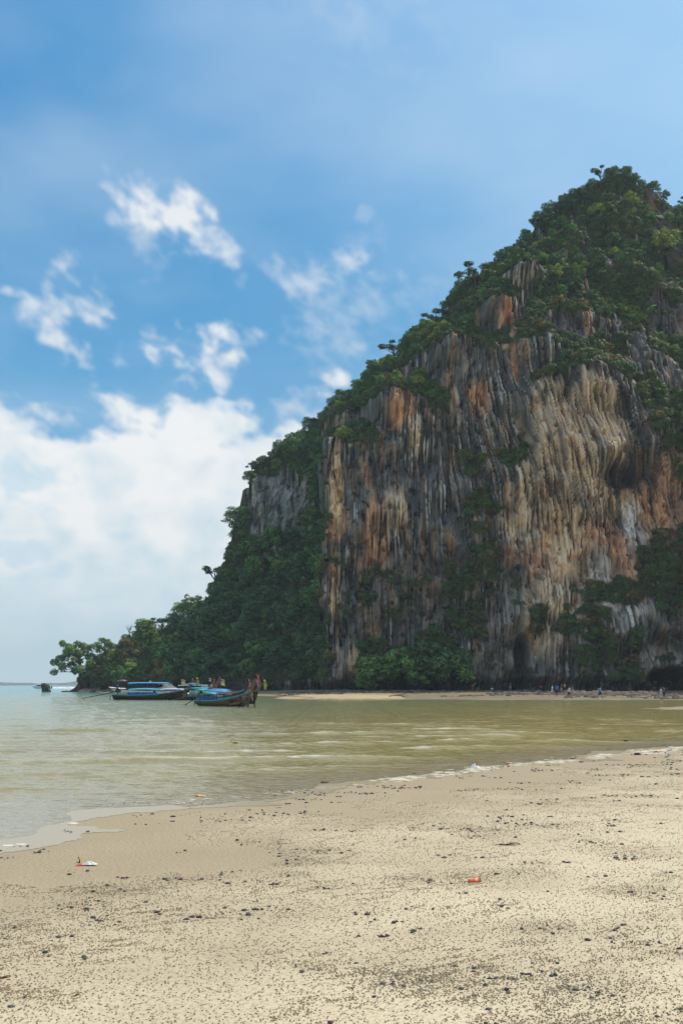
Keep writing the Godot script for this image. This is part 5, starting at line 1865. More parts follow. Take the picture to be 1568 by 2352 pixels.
	var far := speedboat("white speedboat under way far out by the dark rock, trailing a wake", Vector3(-169, 0, -500), PI + 0.12, 11.0, false)
	# its wake
	var nz := noise(91, 3)
	var v := PackedVector3Array()
	for j in 5:
		for i in 60:
			var t := i / 59.0
			v.append(Vector3(-163.0 + t * 40.0, 0.05 + (0.55 - 0.25 * t) * (1.0 - pow(j / 2.0 - 1.0, 2.0)) * (0.8 + nz.get_noise_2d(i * 0.3, j * 0.7)), -500.0 - 3.0 + (j - 2) * (0.8 + 2.0 * t) + t * 2.0))
	var wk := MeshInstance3D.new()
	wk.name = "boat_wake"
	wk.mesh = grid_mesh(v, PackedColorArray(), 60, 5, true)
	wk.material_override = paint(lin(0.80, 0.82, 0.82), 0.7)
	wk.set_meta("kind", "stuff")
	wk.set_meta("label", "white foaming wake behind the distant speedboat")
	add_child(wk)
	# the stub of rock beside it
	var stack := Soup.new()
	var rk := PackedVector3Array()
	var rc := PackedColorArray()
	for j in 14:
		for i in 22:
			var a := TAU * (i % 21) / 21.0
			var t := j / 13.0
			var r := (1.25 - 0.18 * t + 0.35 * nz.get_noise_3d(cos(a) * 1.2, t * 3.0, sin(a) * 1.2) + 0.15 * smoothstep(0.15, 0.0, t)) * (1.0 if j < 13 else 0.05)
			rk.append(Vector3(cos(a) * r * 1.05 - 0.55 * t, -0.4 + 2.7 * minf(t * 1.04, 1.0) + (0.25 * cos(a + 2.5) if t > 0.8 else 0.0), sin(a) * r * 0.8))
			rc.append(lin(0.045, 0.04, 0.035) * (0.7 + 0.7 * absf(nz.get_noise_2d(a * 2.0, t * 9.0)) * 2.0))
	single("sea_rock", grid_mesh(rk, rc, 22, 14, true), tinted(0.9), "stubby black rock standing in the sea in front of the distant speedboat", "rock", at(108, 1588, 255) * Vector3(1, 0, 1))
	for p in [[101, 1578, lin(0.7, 0.05, 0.03), "tiny red mooring buoy off the distant speedboat's bow", 300.0], [153, 1582, lin(0.75, 0.6, 0.08), "small yellow mooring buoy between the dark rock and the distant speedboat", 290.0]]:
		var o := single("buoy", lump_mesh(8, 0.05, 1.0, 6, 10), paint(p[2], 0.4), p[3], "buoy", Vector3((p[0] - 784.0) / FOCAL * p[4], 0.15, -p[4]))
		o.scale = Vector3(0.32, 0.32, 0.32)
	# a painted stake with offerings tied to it, and the lines ashore
	var stake := thing("mooring_stake", "slim mooring stake wound with coloured cloth standing in the water by the nearest prow", "mooring stake", at(603 / 1.0 - 19, 1626, 78.5) * Vector3(1, 0, 1))
	tube_part("stake", [Vector3(0.05, -0.6, 0), Vector3(0, 0.5, 0), Vector3(-0.03, 1.5, 0)], 0.05, lin(0.28, 0.16, 0.06), wood_mat, stake)
	for k in 7:
		var loop := []
		for i in 9:
			loop.append(Vector3(cos(TAU * i / 8.0) * 0.075, 0.62 + 0.13 * k, sin(TAU * i / 8.0) * 0.075))
		tube_part("cloth_band", loop, 0.06, [WHITE, RED, sky_blue, pink, YELLOW, cobalt, lime][k], cloth_mat, stake)
	var line := Soup.new()
	line.tube([at(582, 1585, 80), at(640, 1598, 100), at(720, 1602, 122)], [0.03, 0.03, 0.03], 4, lin(0.36, 0.29, 0.18))
	single("mooring_rope", line.mesh(), wood_mat, "slack mooring rope running from the nearest prow to the sand spit", "rope")
	line = Soup.new()
	line.tube([at(386, 1612, 112) * Vector3(1, 0, 1) + Vector3(0, -0.05, 0), at(420, 1601, 100), at(433, 1590, 88)], [0.025, 0.025, 0.025], 4, lin(0.36, 0.29, 0.18))
	single("mooring_rope", line.mesh(), wood_mat, "thin anchor rope dipping from the nearest boat's stern into the water", "rope")
	line = Soup.new()
	line.tube([at(432, 1592, 87), at(418, 1585, 98), at(406, 1580, 112)], [0.025, 0.025, 0.025], 4, lin(0.45, 0.35, 0.2))
	single("mooring_rope", line.mesh(), wood_mat, "tan rope tied between the nearest boat's engine and the black longtail's bow", "rope")

func speedboat(label: String, where: Vector3, yaw: float, length: float, canvas: bool) -> Node3D:
	var t := thing("speedboat", label, "speedboat", where * Vector3(1, 0, 1), yaw, "white speedboats")
	var k := length / 12.0
	t.scale = Vector3(1, 0.75 if length > 11.2 else 1.0, 1)
	var h := Shape.new()
	h.length = length
	h.beam = 3.2 * k
	h.stern = 1.15 * k
	h.waist = 1.15 * k
	h.bow = 1.75 * k
	h.rake = 2.2 * k
	var white := lin(0.84, 0.84, 0.83)
	part("hull", hull_mesh(h, white, lin(0.66, 0.69, 0.66), lin(0.5, 0.5, 0.5)), gloss_mat, t)
	for side in [-1.0, 1.0]:
		part("sheer_stripe", band(h, 0.05 * k, 0.24 * k, 0.03, lin(0.16, 0.05, 0.05) if canvas else white, side), gloss_mat, t)
	# foredeck
	var d := Soup.new()
	for i in 12:
		var a := h.skin(lerpf(0.5, 0.99, i / 12.0), 0, 1)
		var b := h.skin(lerpf(0.5, 0.99, (i + 1) / 12.0), 0, 1)
		var up := Vector3(0, 0.14 * k, 0)
		d.quad(a * Vector3(1, 1, 0) + up, b * Vector3(1, 1, 0) + up, b, a, white)
		d.quad(a * Vector3(1, 1, -1), b * Vector3(1, 1, -1), b * Vector3(1, 1, 0) + up, a * Vector3(1, 1, 0) + up, white)
	part("foredeck", d.mesh(), gloss_mat, t)
	# raked cabin: side glass over a white coaming, arch aft
	for side in [-1.0, 1.0]:
		var z: float = side * h.beam * 0.42
		var g := Soup.new()
		var p := [Vector3(3.0, 1.3, z * 0.8), Vector3(1.6, 2.05, z * 0.92), Vector3(-2.2, 1.95, z), Vector3(-2.6, 1.3, z)]
		var q := []
		for c in p:
			q.append(c * Vector3(k, k, 1))
		if side > 0:
			g.quad(q[0], q[3], q[2], q[1], lin(0.02, 0.022, 0.025))
		else:
			g.quad(q[1], q[2], q[3], q[0], lin(0.02, 0.022, 0.025))
		part("side_window", g.mesh(), gloss_mat, t)
		tube_part("window_frame", [q[0] + Vector3(0.1, 0, 0), q[1] + Vector3(0, 0.05, 0), q[2] + Vector3(0, 0.03, 0), q[3]], 0.05 * k, white, gloss_mat, t)
		tube_part("window_strut", [Vector3(0.9 * k, 1.32 * k, z), Vector3(-0.3 * k, 2.0 * k, z)], 0.05 * k, white, gloss_mat, t)
		var a := Soup.new()
		var r := [Vector3(-2.4, 1.2, z), Vector3(-5.4, 1.2, z), Vector3(-4.3, 2.0, z), Vector3(-3.6, 2.75, z), Vector3(-2.7, 2.75, z)]
		var rr := []
		for c in r:
			rr.append(c * Vector3(k, k, 1))
		for s in [0.0, -0.08 * side]:
			var o := Vector3(0, 0, s)
			a.quad(rr[0] + o, rr[1] + o, rr[2] + o, rr[4] + o, white)
			a.face(rr[2] + o, rr[3] + o, rr[4] + o, white)
			a.quad(rr[4] + o, rr[2] + o, rr[1] + o, rr[0] + o, white)
		part("arch_side", a.mesh(), gloss_mat, t)
		if canvas:
			var port := Soup.new()
			port.tube([Vector3(-3.25 * k, 2.0 * k, z + 0.012 * side), Vector3(-2.9 * k, 2.3 * k, z + 0.012 * side), Vector3(-2.7 * k, 1.8 * k, z + 0.012 * side)], [0.1 * k, 0.22 * k, 0.3 * k], 8, lin(0.03, 0.03, 0.035))
			part("arch_window", port.mesh(), gloss_mat, t)
			for s in 6:
				var x := (2.2 - s * 0.95) * k
				tube_part("canopy_frame", [Vector3(x, 2.0 * k, z), Vector3(x - 0.4 * k, 2.62 * k, z)], 0.03 * k, lin(0.6, 0.6, 0.6), metal_mat, t)
	var blue := lin(0.06, 0.30, 0.66) if canvas else white
	arched_roof(t, -4.0 * k, 2.5 * k, 2.66 * k, h.beam * 0.44, 0.22 * k, blue, blue * 0.8, 1.2 * k, "canopy", 2)
	for s in 5:
		box_part("seat", Vector3(0.5 * k, 0.5 * k, 2.2 * k), lin(0.55, 0.53, 0.5), cloth_mat, t, Vector3((1.2 - s * 0.9) * k, 1.05 * k, 0))
	for s in [-0.5, 0.5]:
		var m := box_part("outboard_motor", Vector3(0.5 * k, 0.75 * k, 0.42 * k), lin(0.04, 0.04, 0.045), gloss_mat, t, Vector3(-6.15 * k, 1.25 * k, s * k))
		tube_part("motor_leg", [Vector3(0, -0.3 * k, 0), Vector3(0, -1.4 * k, 0)], 0.1 * k, lin(0.04, 0.04, 0.045), gloss_mat, m)
	for s in [0.0, 0.5]:
		tube_part("aerial", [Vector3(-3.3 * k, 2.7 * k, (0.4 - s) * k), Vector3((-3.45 - s * 0.3) * k, (4.4 - s) * k, (0.4 - s) * k)], 0.022, white, gloss_mat, t)
	if canvas:
		lettering(t, "WANG", h, 0.50, 0.75, 0.52, lin(0.03, 0.05, 0.10), true, -1.0)
		flag(t, Vector3(-1.0, 2.85, 0.6), 0.95, [[lin(0.70, 0.50, 0.62), lin(0.70, 0.50, 0.62)]], Vector2(0.42, 0.62))
		flag(t, Vector3(-6.6, 1.2, 0.9), 2.9, [national(), [YELLOW, YELLOW]], Vector2(0.75, 0.62), -1.0)
		tube_part("life_ring", [Vector3(2.0, 1.85, 0.9), Vector3(2.2, 1.95, 0.9), Vector3(2.4, 1.85, 0.9)], 0.1, lin(0.8, 0.16, 0.05), cloth_mat, t)
		var cover := Soup.new()
		cover.tube([Vector3(3.6 * k, 1.6 * k, 1.0 * k), Vector3(2.4 * k, 1.72 * k, 1.1 * k), Vector3(1.2 * k, 1.9 * k, 1.2 * k)], [0.08, 0.16, 0.06], 6, blue)
		part("rolled_canvas", cover.mesh(), cloth_mat, t)
	return t

# ---------------------------------------------------------------- people
const SIDES := [Vector3(0, 0, 0), Vector3(1, 0, 0), Vector3(0, 1, 0), Vector3(1, 1, 0), Vector3(0, 0, 1), Vector3(1, 0, 1), Vector3(0, 1, 1), Vector3(1, 1, 1)]

# tapered bones joined smoothly, meshed as surface nets: bones are [from, to, radius, radius]
func flesh(soup: Soup, bones: Array, cell: float, blend: float, col: Color) -> void:
	var lo := Vector3(1e9, 1e9, 1e9)
	var hi := -lo
	for b in bones:
		var r := maxf(b[2], b[3]) + cell * 3.0
		for p in [b[0], b[1]]:
			lo = lo.min(p - Vector3.ONE * r)
			hi = hi.max(p + Vector3.ONE * r)
	var n := Vector3i(((hi - lo) / cell).ceil()) + Vector3i.ONE
	var field := PackedFloat32Array()
	field.resize(n.x * n.y * n.z)
	field.fill(1.0)
	for b in bones:
		var a: Vector3 = b[0]
		var ab: Vector3 = b[1] - a
		var len2 := maxf(ab.length_squared(), 1e-9)
		var r := maxf(b[2], b[3]) + cell * 2.5
		var i0 := Vector3i(((a.min(b[1]) - Vector3.ONE * r - lo) / cell).floor()).clamp(Vector3i.ZERO, n - Vector3i.ONE)
		var i1 := Vector3i(((a.max(b[1]) + Vector3.ONE * r - lo) / cell).ceil()).clamp(Vector3i.ZERO, n - Vector3i.ONE)
		for z in range(i0.z, i1.z + 1):
			for y in range(i0.y, i1.y + 1):
				for x in range(i0.x, i1.x + 1):
					var p := lo + Vector3(x, y, z) * cell
					var t := clampf((p - a).dot(ab) / len2, 0.0, 1.0)
					var d := p.distance_to(a + ab * t) - lerpf(b[2], b[3], t)
					var k := (z * n.y + y) * n.x + x
					var h := maxf(blend - absf(field[k] - d), 0.0) / blend
					field[k] = minf(field[k], d) - h * h * blend * 0.25
	var at_cell := {}
	for z in n.z - 1:
		for y in n.y - 1:
			for x in n.x - 1:
				var k := (z * n.y + y) * n.x + x
				var f0 := field[k]
				var sum := Vector3.ZERO
				var c := 0
				var vals := [f0, field[k + 1], field[k + n.x], field[k + n.x + 1], field[k + n.x * n.y], field[k + n.x * n.y + 1], field[k + n.x * n.y + n.x], field[k + n.x * n.y + n.x + 1]]
				var inside := 0
				for v in vals:
					inside += 1 if v < 0.0 else 0
				if inside == 0 or inside == 8:
					continue
				for e in [[0, 1], [2, 3], [4, 5], [6, 7], [0, 2], [1, 3], [4, 6], [5, 7], [0, 4], [1, 5], [2, 6], [3, 7]]:
					var va: float = vals[e[0]]
					var vb: float = vals[e[1]]
					if (va < 0.0) != (vb < 0.0):
						sum += SIDES[e[0]].lerp(SIDES[e[1]], va / (va - vb))
						c += 1
				var g := Vector3(vals[1] + vals[3] + vals[5] + vals[7] - vals[0] - vals[2] - vals[4] - vals[6], vals[2] + vals[3] + vals[6] + vals[7] - vals[0] - vals[1] - vals[4] - vals[5], vals[4] + vals[5] + vals[6] + vals[7] - vals[0] - vals[1] - vals[2] - vals[3])
				at_cell[k] = [lo + (Vector3(x, y, z) + sum / c) * cell, g.normalized()]
	var step := [1, n.x, n.x * n.y]
	for k in at_cell:
		for axis in 3:
			var u: int = step[(axis + 1) % 3]
			var w: int = step[(axis + 2) % 3]
			var f0 := field[k]
			var f1 := field[k + step[axis]]
			if (f0 < 0.0) == (f1 < 0.0) or not (at_cell.has(k - u) and at_cell.has(k - w) and at_cell.has(k - u - w)):
				continue
			var q := [at_cell[k], at_cell[k - u], at_cell[k - u - w], at_cell[k - w]]
			if f0 < 0.0:
				q = [q[0], q[3], q[2], q[1]]
			for t in [[0, 1, 2], [0, 2, 3]]:
				for i in t:
					soup.v.append(q[i][0])
					soup.n.append(q[i][1])
					soup.c.append(col)

func turn_x(deg: float) -> Basis: return Basis(Vector3(1, 0, 0), deg_to_rad(deg))
func turn_z(deg: float) -> Basis: return Basis(Vector3(0, 0, 1), deg_to_rad(deg))

# one figure facing +z. pose: lean, legs [[swing, splay, knee] x2], arms [[swing, splay, elbow] x2] in degrees, first the one at +x
func person(o: Dictionary, where: Vector3, yaw: float) -> Node3D:
	var t := thing("person", o.label, "person", where, yaw)
	var k: float = o.get("tall", 1.72) / 1.72
	var skin: Color = o.get("skin", lin(0.36, 0.20, 0.125))
	var slim: float = o.get("slim", 1.0)
	var spine := turn_x(o.get("lean", 2.0))
	var hip := Vector3(0, 0.92, 0)
	var chest := hip + spine * Vector3(0, 0.36, 0)
	var neck := hip + spine * Vector3(0, 0.55, 0.0)
	var nod := spine * turn_x(o.get("nod", 0.0)) * Basis(Vector3.UP, deg_to_rad(o.get("look", 0.0)))
	var head := neck + nod * Vector3(0, 0.145, 0.02)
	var bones := [
		[hip + spine * Vector3(-0.06, 0.02, 0), hip + spine * Vector3(0.06, 0.02, 0), 0.115 * slim, 0.115 * slim],
		[hip + spine * Vector3(0, 0.12, 0), chest, 0.115 * slim, 0.125 * slim],
		[chest + spine * Vector3(-0.08, 0.06, 0), chest + spine * Vector3(0.08, 0.06, 0), 0.105 * slim, 0.105 * slim],
		[chest + spine * Vector3(-0.13, 0.13, 0), chest + spine * Vector3(0.13, 0.13, 0), 0.062, 0.062],
		[chest + spine * Vector3(0, 0.15, 0), head - nod * Vector3(0, 0.06, 0), 0.058, 0.052],
		[head + nod * Vector3(0, 0.03, -0.012), head + nod * Vector3(0, 0.035, 0.012), 0.094, 0.088],
		[head + nod * Vector3(0, -0.05, 0.03), head + nod * Vector3(0, 0.0, 0.03), 0.060, 0.070],
		[head + nod * Vector3(0, 0.0, 0.095), head + nod * Vector3(0, -0.025, 0.108), 0.010, 0.014],
	]
	var shirt := []
	var pants := []
	var shoes := []
	var hands := []
	var lows := []
	for s in 2:
		var side := 1.0 if s == 0 else -1.0
		var L: Array = o.get("legs", [[8, 3, 4], [-8, 3, 4]])[s]
		var hj := hip + spine * Vector3(0.09 * side, -0.02, 0)
		var up := turn_z(L[1] * side) * turn_x(-L[0])
		var knee := hj + up * Vector3(0, -0.43, 0)
		var shin := up * turn_x(L[2])
		var ankle := knee + shin * Vector3(0, -0.42, 0)
		var sole := shin * turn_x(L[3] if L.size() > 3 else -L[2] * 0.4)
		var toe := ankle + sole * Vector3(0, -0.045, 0.16)
		bones.append_array([[hj, knee, 0.082 * slim, 0.055], [knee, knee.lerp(ankle, 0.35), 0.053, 0.056], [knee.lerp(ankle, 0.35), ankle, 0.056, 0.036], [ankle + sole * Vector3(0, -0.035, -0.045), toe, 0.036, 0.026]])
		lows.append(minf(ankle.y - 0.075, toe.y - 0.03))
		pants.append([hj, hj.lerp(knee, o.get("short", 0.75)), 0.102 * slim, 0.088 * slim])
		shoes.append([ankle + sole * Vector3(0, -0.035, -0.05), toe, 0.046, 0.036])
		var A: Array = o.get("arms", [[6, 8, 15], [-10, 8, 10]])[s]
		var sh := chest + spine * Vector3(0.175 * side, 0.12, 0)
		var ua := spine * turn_z(A[1] * side) * turn_x(-A[0])
		var elbow := sh + ua * Vector3(0, -0.28, 0)
		var fa := ua * turn_x(-A[2])
		var wrist := elbow + fa * Vector3(0, -0.25, 0)
		bones.append_array([[sh, elbow, 0.050 * slim, 0.040], [elbow, wrist, 0.040, 0.026], [wrist, wrist + fa * Vector3(0, -0.08, 0), 0.028, 0.034]])
		shirt.append([sh - spine * Vector3(0.03 * side, 0, 0), sh.lerp(elbow, o.get("sleeve", 0.55)), 0.066, 0.056])
		if o.get("sleeve", 0.55) > 1.0:
			shirt[-1] = [sh - spine * Vector3(0.03 * side, 0, 0), elbow, 0.064, 0.052]
			shirt.append([elbow, elbow.lerp(wrist, 0.95), 0.052, 0.038])
		hands.append([wrist + fa * Vector3(0, -0.08, 0), fa, side])
	# stand the figure on the ground (or hang it at its hips)
	var drop := Vector3(0, -hip.y if o.get("hang", false) else -minf(lows[0], lows[1]), 0)
	if o.has("seat"):
		drop = Vector3(0, -hip.y + 0.11 + o.seat, 0)
	t.scale = Vector3(k, k, k)
	var body := Soup.new()
	flesh(body, bones, 0.030, 0.035, skin)
	for h in hands:   # four fingers and a thumb, half curled
		for f in 5:
			var root: Vector3 = h[0] + h[1] * Vector3((f - 1.5) * 0.018, -0.025, 0) if f < 4 else h[0] + h[1] * Vector3(-0.034 * h[2], 0.03, 0.01)
			var d1: Vector3 = h[1] * (Vector3(0, -0.038, 0.006) if f < 4 else Vector3(-0.02 * h[2], -0.03, 0.012))
			var d2: Vector3 = h[1] * (Vector3(0, -0.030 + 0.006 * absf(f - 1.0), 0.018) if f < 4 else Vector3(0.004 * h[2], -0.022, 0.01))
			body.tube([root, root + d1, root + d1 + d2], [0.010, 0.009, 0.006], 5, skin)
	for s in [-1.0, 1.0]:   # eyes, ears
		body.tube([head + nod * Vector3(0.033 * s, 0.012, 0.095), head + nod * Vector3(0.033 * s, 0.012, 0.104)], [0.013, 0.006], 5, lin(0.03, 0.02, 0.02))
		body.tube([head + nod * Vector3(0.090 * s, 0.02, 0.0), head + nod * Vector3(0.098 * s, -0.015, 0.0)], [0.016, 0.011], 5, skin)
	body.tube([head + nod * Vector3(-0.022, -0.058, 0.088), head + nod * Vector3(0.022, -0.058, 0.088)], [0.006, 0.006], 4, skin * 0.5)
	for i in body.v.size():
		body.v[i] += drop
	var bare := tinted(0.55)
	var fabric := cloth_mat
	part("body", body.mesh(), bare, t)
	var wear := func(called: String, list: Array, col: Color, blend: float) -> void:
		var s := Soup.new()
		flesh(s, list, 0.030, blend, col)
		for i in s.v.size():
			s.v[i] += drop
		part(called, s.mesh(), fabric, t)
	if o.has("shirt"):
		shirt.append_array([[hip + spine * Vector3(0, 0.03 if not o.get("crop", false) else 0.16, 0), chest, 0.138 * slim, 0.140 * slim], [hip + spine * Vector3(-0.05, 0.06, 0), hip + spine * Vector3(0.05, 0.06, 0), 0.128 * slim, 0.128 * slim],
			[chest + spine * Vector3(-0.08, 0.06, 0), chest + spine * Vector3(0.08, 0.06, 0), 0.120 * slim, 0.120 * slim], [chest + spine * Vector3(-0.12, 0.13, 0), chest + spine * Vector3(0.12, 0.13, 0), 0.074, 0.074]])
		if o.get("sleeve", 0.55) <= 0.0:
			shirt = shirt.slice(2)
		wear.call("shirt", shirt, o.shirt, 0.03)
	if o.has("shorts"):
		pants.append([hip + spine * Vector3(-0.055, 0.02, 0), hip + spine * Vector3(0.055, 0.02, 0), 0.130 * slim, 0.130 * slim])
		wear.call("shorts", pants, o.shorts, 0.03)
	if o.has("skirt"):
		var s := Soup.new()
		var prev := []
		var rows := 9
		var long: float = o.get("skirt_length", 0.72)
		var from := hip + spine * Vector3(0, 0.16, 0)
		for r in rows + 1:
			var y := r / float(rows)
			var ring := []
			for i in 17:
				var a := TAU * (i % 16) / 16.0
				var rad := lerpf(0.135, 0.27, pow(y, 0.8)) * (1.0 + 0.08 * sin(a * 5.0 + y * 2.0) * y)
				ring.append(from + drop + Vector3(cos(a) * rad, -long * y, sin(a) * rad * 0.85 - 0.03 * y))
			if r:
				for i in 16:
					var c: Color = o.skirt
					if o.has("print") and (i * 7 + r * 5) % 9 < 2:
						c = o.print
					s.quad(ring[i], ring[i + 1], prev[i + 1], prev[i], c)
			prev = ring
		part("skirt", s.mesh(), fabric, t)
	if o.has("shoes"):
		wear.call("shoes", shoes, o.shoes, 0.01)
	if o.has("hair"):
		var hair := [[head + nod * Vector3(0, 0.05, -0.03), head + nod * Vector3(0, 0.055, 0.0), 0.098, 0.095], [head + nod * Vector3(0, 0.0, -0.04), head + nod * Vector3(0, 0.03, -0.04), 0.085, 0.09]]
		if o.get("long_hair", false):
			hair.append([head + nod * Vector3(0, 0.0, -0.07), chest + spine * Vector3(0, 0.02, -0.13), 0.075, 0.05])
		wear.call("hair", hair, o.hair, 0.02)
	if o.has("cap"):
		wear.call("helmet" if o.get("helmet", false) else "cap", [[head + nod * Vector3(0, 0.065, -0.015), head + nod * Vector3(0, 0.07, 0.015), 0.105, 0.100], [head + nod * Vector3(0, 0.055, 0.06), head + nod * Vector3(0, 0.05, 0.14 if not o.get("helmet", false) else 0.06), 0.05, 0.03]], o.cap, 0.02)
	if o.has("pack"):
		wear.call("backpack", [[chest + spine * Vector3(0, -0.16, -0.21), chest + spine * Vector3(0, 0.10, -0.20), 0.13, 0.11]], o.pack, 0.02)
	if o.has("harness"):
		wear.call("harness", [[hip + spine * Vector3(-0.07, 0.06, 0), hip + spine * Vector3(0.07, 0.06, 0), 0.135, 0.135], [hip + spine * Vector3(-0.14, 0.0, -0.08), hip + spine * Vector3(-0.13, -0.1, -0.08), 0.05, 0.04]], o.harness, 0.02)
	return t

func beach_at(u: float, d: float) -> Vector3:
	var p := at(u, HORIZON, d)
	return Vector3(p.x, ground(p.x, p.z) - 0.01, p.z)

func place_people() -> void:
	var tan_skin := lin(0.40, 0.21, 0.125)
	var dark_skin := lin(0.22, 0.11, 0.07)
	var black := lin(0.014, 0.014, 0.017)
	var dark_hair := lin(0.018, 0.013, 0.010)
	person({"label": "shirtless person in a white helmet bending over a dark bag", "lean": 48.0, "nod": -15.0, "skin": tan_skin, "shorts": lin(0.20, 0.11, 0.05), "hair": dark_hair, "cap": lin(0.75, 0.75, 0.74), "helmet": true, "harness": lin(0.55, 0.22, 0.04), "arms": [[30, 5, 15], [35, 5, 20]], "legs": [[12, 4, 12], [2, 4, 6]]}, beach_at(1084, 176), 1.2)
	person({"label": "person sitting on the sand beside the helmeted person, knees drawn up", "lean": -6.0, "skin": tan_skin, "shorts": black, "hair": dark_hair, "seat": 0.0, "legs": [[105, 6, 105], [95, 6, 95]], "arms": [[45, 8, 40], [40, 8, 50]]}, beach_at(1098, 176), -1.2)
	person({"label": "person in a pink tank top and light blue shorts looking up at the wall", "tall": 1.66, "slim": 0.92, "skin": tan_skin, "shirt": lin(0.52, 0.03, 0.14), "sleeve": 0.0, "shorts": lin(0.16, 0.42, 0.50), "hair": lin(0.22, 0.13, 0.07), "long_hair": true, "nod": -14.0, "legs": [[4, 7, 2], [-6, 6, 3]], "arms": [[40, 6, 95], [45, 6, 100]]}, beach_at(1171, 176), PI - 0.3)
	person({"label": "person in a pale patterned knee-length dress walking along the far beach", "tall": 1.68, "slim": 0.9, "shirt": lin(0.46, 0.48, 0.48), "skirt": lin(0.44, 0.46, 0.46), "print": lin(0.25, 0.28, 0.30), "skirt_length": 0.48, "hair": lin(0.16, 0.09, 0.05), "long_hair": true, "shoes": lin(0.6, 0.58, 0.55), "sleeve": 0.5, "legs": [[20, 2, 6], [-18, 2, 16]], "arms": [[-20, 16, 10], [24, 10, 20]]}, beach_at(1267, 131), 0.9)
	person({"label": "person in a blue t-shirt and black shorts walking away beside the one in the dress", "tall": 1.76, "skin": dark_skin, "shirt": lin(0.03, 0.20, 0.52), "shorts": black, "hair": dark_hair, "shoes": lin(0.05, 0.04, 0.03), "legs": [[14, 5, 4], [-12, 5, 12]]}, beach_at(1278, 131), PI - 0.5)
	person({"label": "person in a black t-shirt and grey patterned shorts standing by the shirtless pair", "shirt": black, "shorts": lin(0.36, 0.37, 0.38), "hair": dark_hair, "skin": tan_skin, "legs": [[2, 4, 2], [-2, 4, 2]], "arms": [[30, 6, 80], [20, 6, 60]]}, beach_at(1288.5, 158), 0.2)
	person({"label": "shirtless standing person in black shorts next to the one in the black t-shirt", "tall": 1.8, "shorts": black, "hair": dark_hair, "skin": tan_skin, "legs": [[2, 4, 2], [-2, 4, 2]], "arms": [[35, 4, 100], [35, 4, 95]]}, beach_at(1295.5, 158), -0.1)
	person({"label": "shirtless person crouching on the reef rocks at the foot of the wall", "lean": 28.0, "skin": tan_skin, "shorts": lin(0.06, 0.05, 0.05), "hair": dark_hair, "seat": 0.55, "legs": [[95, 8, 80], [85, 8, 75]], "arms": [[40, 6, 30], [45, 6, 35]]}, beach_at(1310, 158), 1.0)
	person({"label": "person in a white t-shirt and dark cap striding along the far beach", "shirt": lin(0.72, 0.72, 0.71), "shorts": black, "hair": dark_hair, "cap": lin(0.015, 0.018, 0.03), "skin": tan_skin, "shoes": lin(0.05, 0.05, 0.05), "legs": [[26, 2, 8], [-24, 2, 22]], "arms": [[-14, 8, 25], [20, 8, 60]]}, beach_at(1306, 124), 1.35)
	person({"label": "person in a bright blue long-sleeved top with a tan bag, walking by the reef", "shirt": lin(0.02, 0.22, 0.55), "sleeve": 1.5, "shorts": black, "hair": dark_hair, "skin": tan_skin, "pack": lin(0.45, 0.33, 0.18), "legs": [[24, 3, 8], [-24, 3, 20]], "arms": [[-22, 10, 25], [26, 12, 20]]}, beach_at(1377, 122), 1.0)
	person({"label": "person in a cream top and long flowered skirt with long dark hair", "tall": 1.64, "slim": 0.9, "shirt": lin(0.62, 0.54, 0.44), "skirt": lin(0.58, 0.50, 0.40), "print": lin(0.30, 0.14, 0.10), "skirt_length": 0.80, "hair": dark_hair, "long_hair": true, "skin": tan_skin, "legs": [[12, 2, 4], [-12, 2, 8]], "arms": [[30, 6, 75], [10, 6, 20]]}, beach_at(1517, 118), -1.2)
	person({"label": "person in a dark blue shirt and black shorts carrying a black backpack", "tall": 1.76, "shirt": lin(0.02, 0.07, 0.16), "shorts": black, "hair": dark_hair, "skin": tan_skin, "pack": black, "legs": [[16, 3, 6], [-20, 3, 14]], "arms": [[20, 8, 50], [-8, 8, 15]]}, beach_at(1523.5, 118), -1.4)
	person({"label": "person in a black top holding a rope at the mouth of the dark hollow", "shirt": black, "shorts": lin(0.03, 0.035, 0.03), "hair": dark_hair, "skin": tan_skin, "legs": [[10, 3, 4], [-12, 3, 6]], "nod": -20.0, "arms": [[70, 5, 60], [90, 5, 50]]}, beach_at(1501, 170) + Vector3(0, 0.25, 0), 0.8)
	var lying := person({"label": "sunbather in a red top lying on a green mat in the shade of the hollow", "shirt": lin(0.55, 0.05, 0.07), "sleeve": 0.0, "shorts": lin(0.35, 0.04, 0.05), "hair": lin(0.06, 0.16, 0.13), "skin": lin(0.42, 0.26, 0.18), "hang": true, "legs": [[10, 3, 8], [28, 3, 50]], "arms": [[10, 12, 20], [30, 14, 60]]}, beach_at(1495, 160) + Vector3(0, 0.16, 0), 0.0)
	lying.basis = Basis(Vector3.UP, 1.3) * turn_x(-84)
	box_person_mat(beach_at(1495, 160))
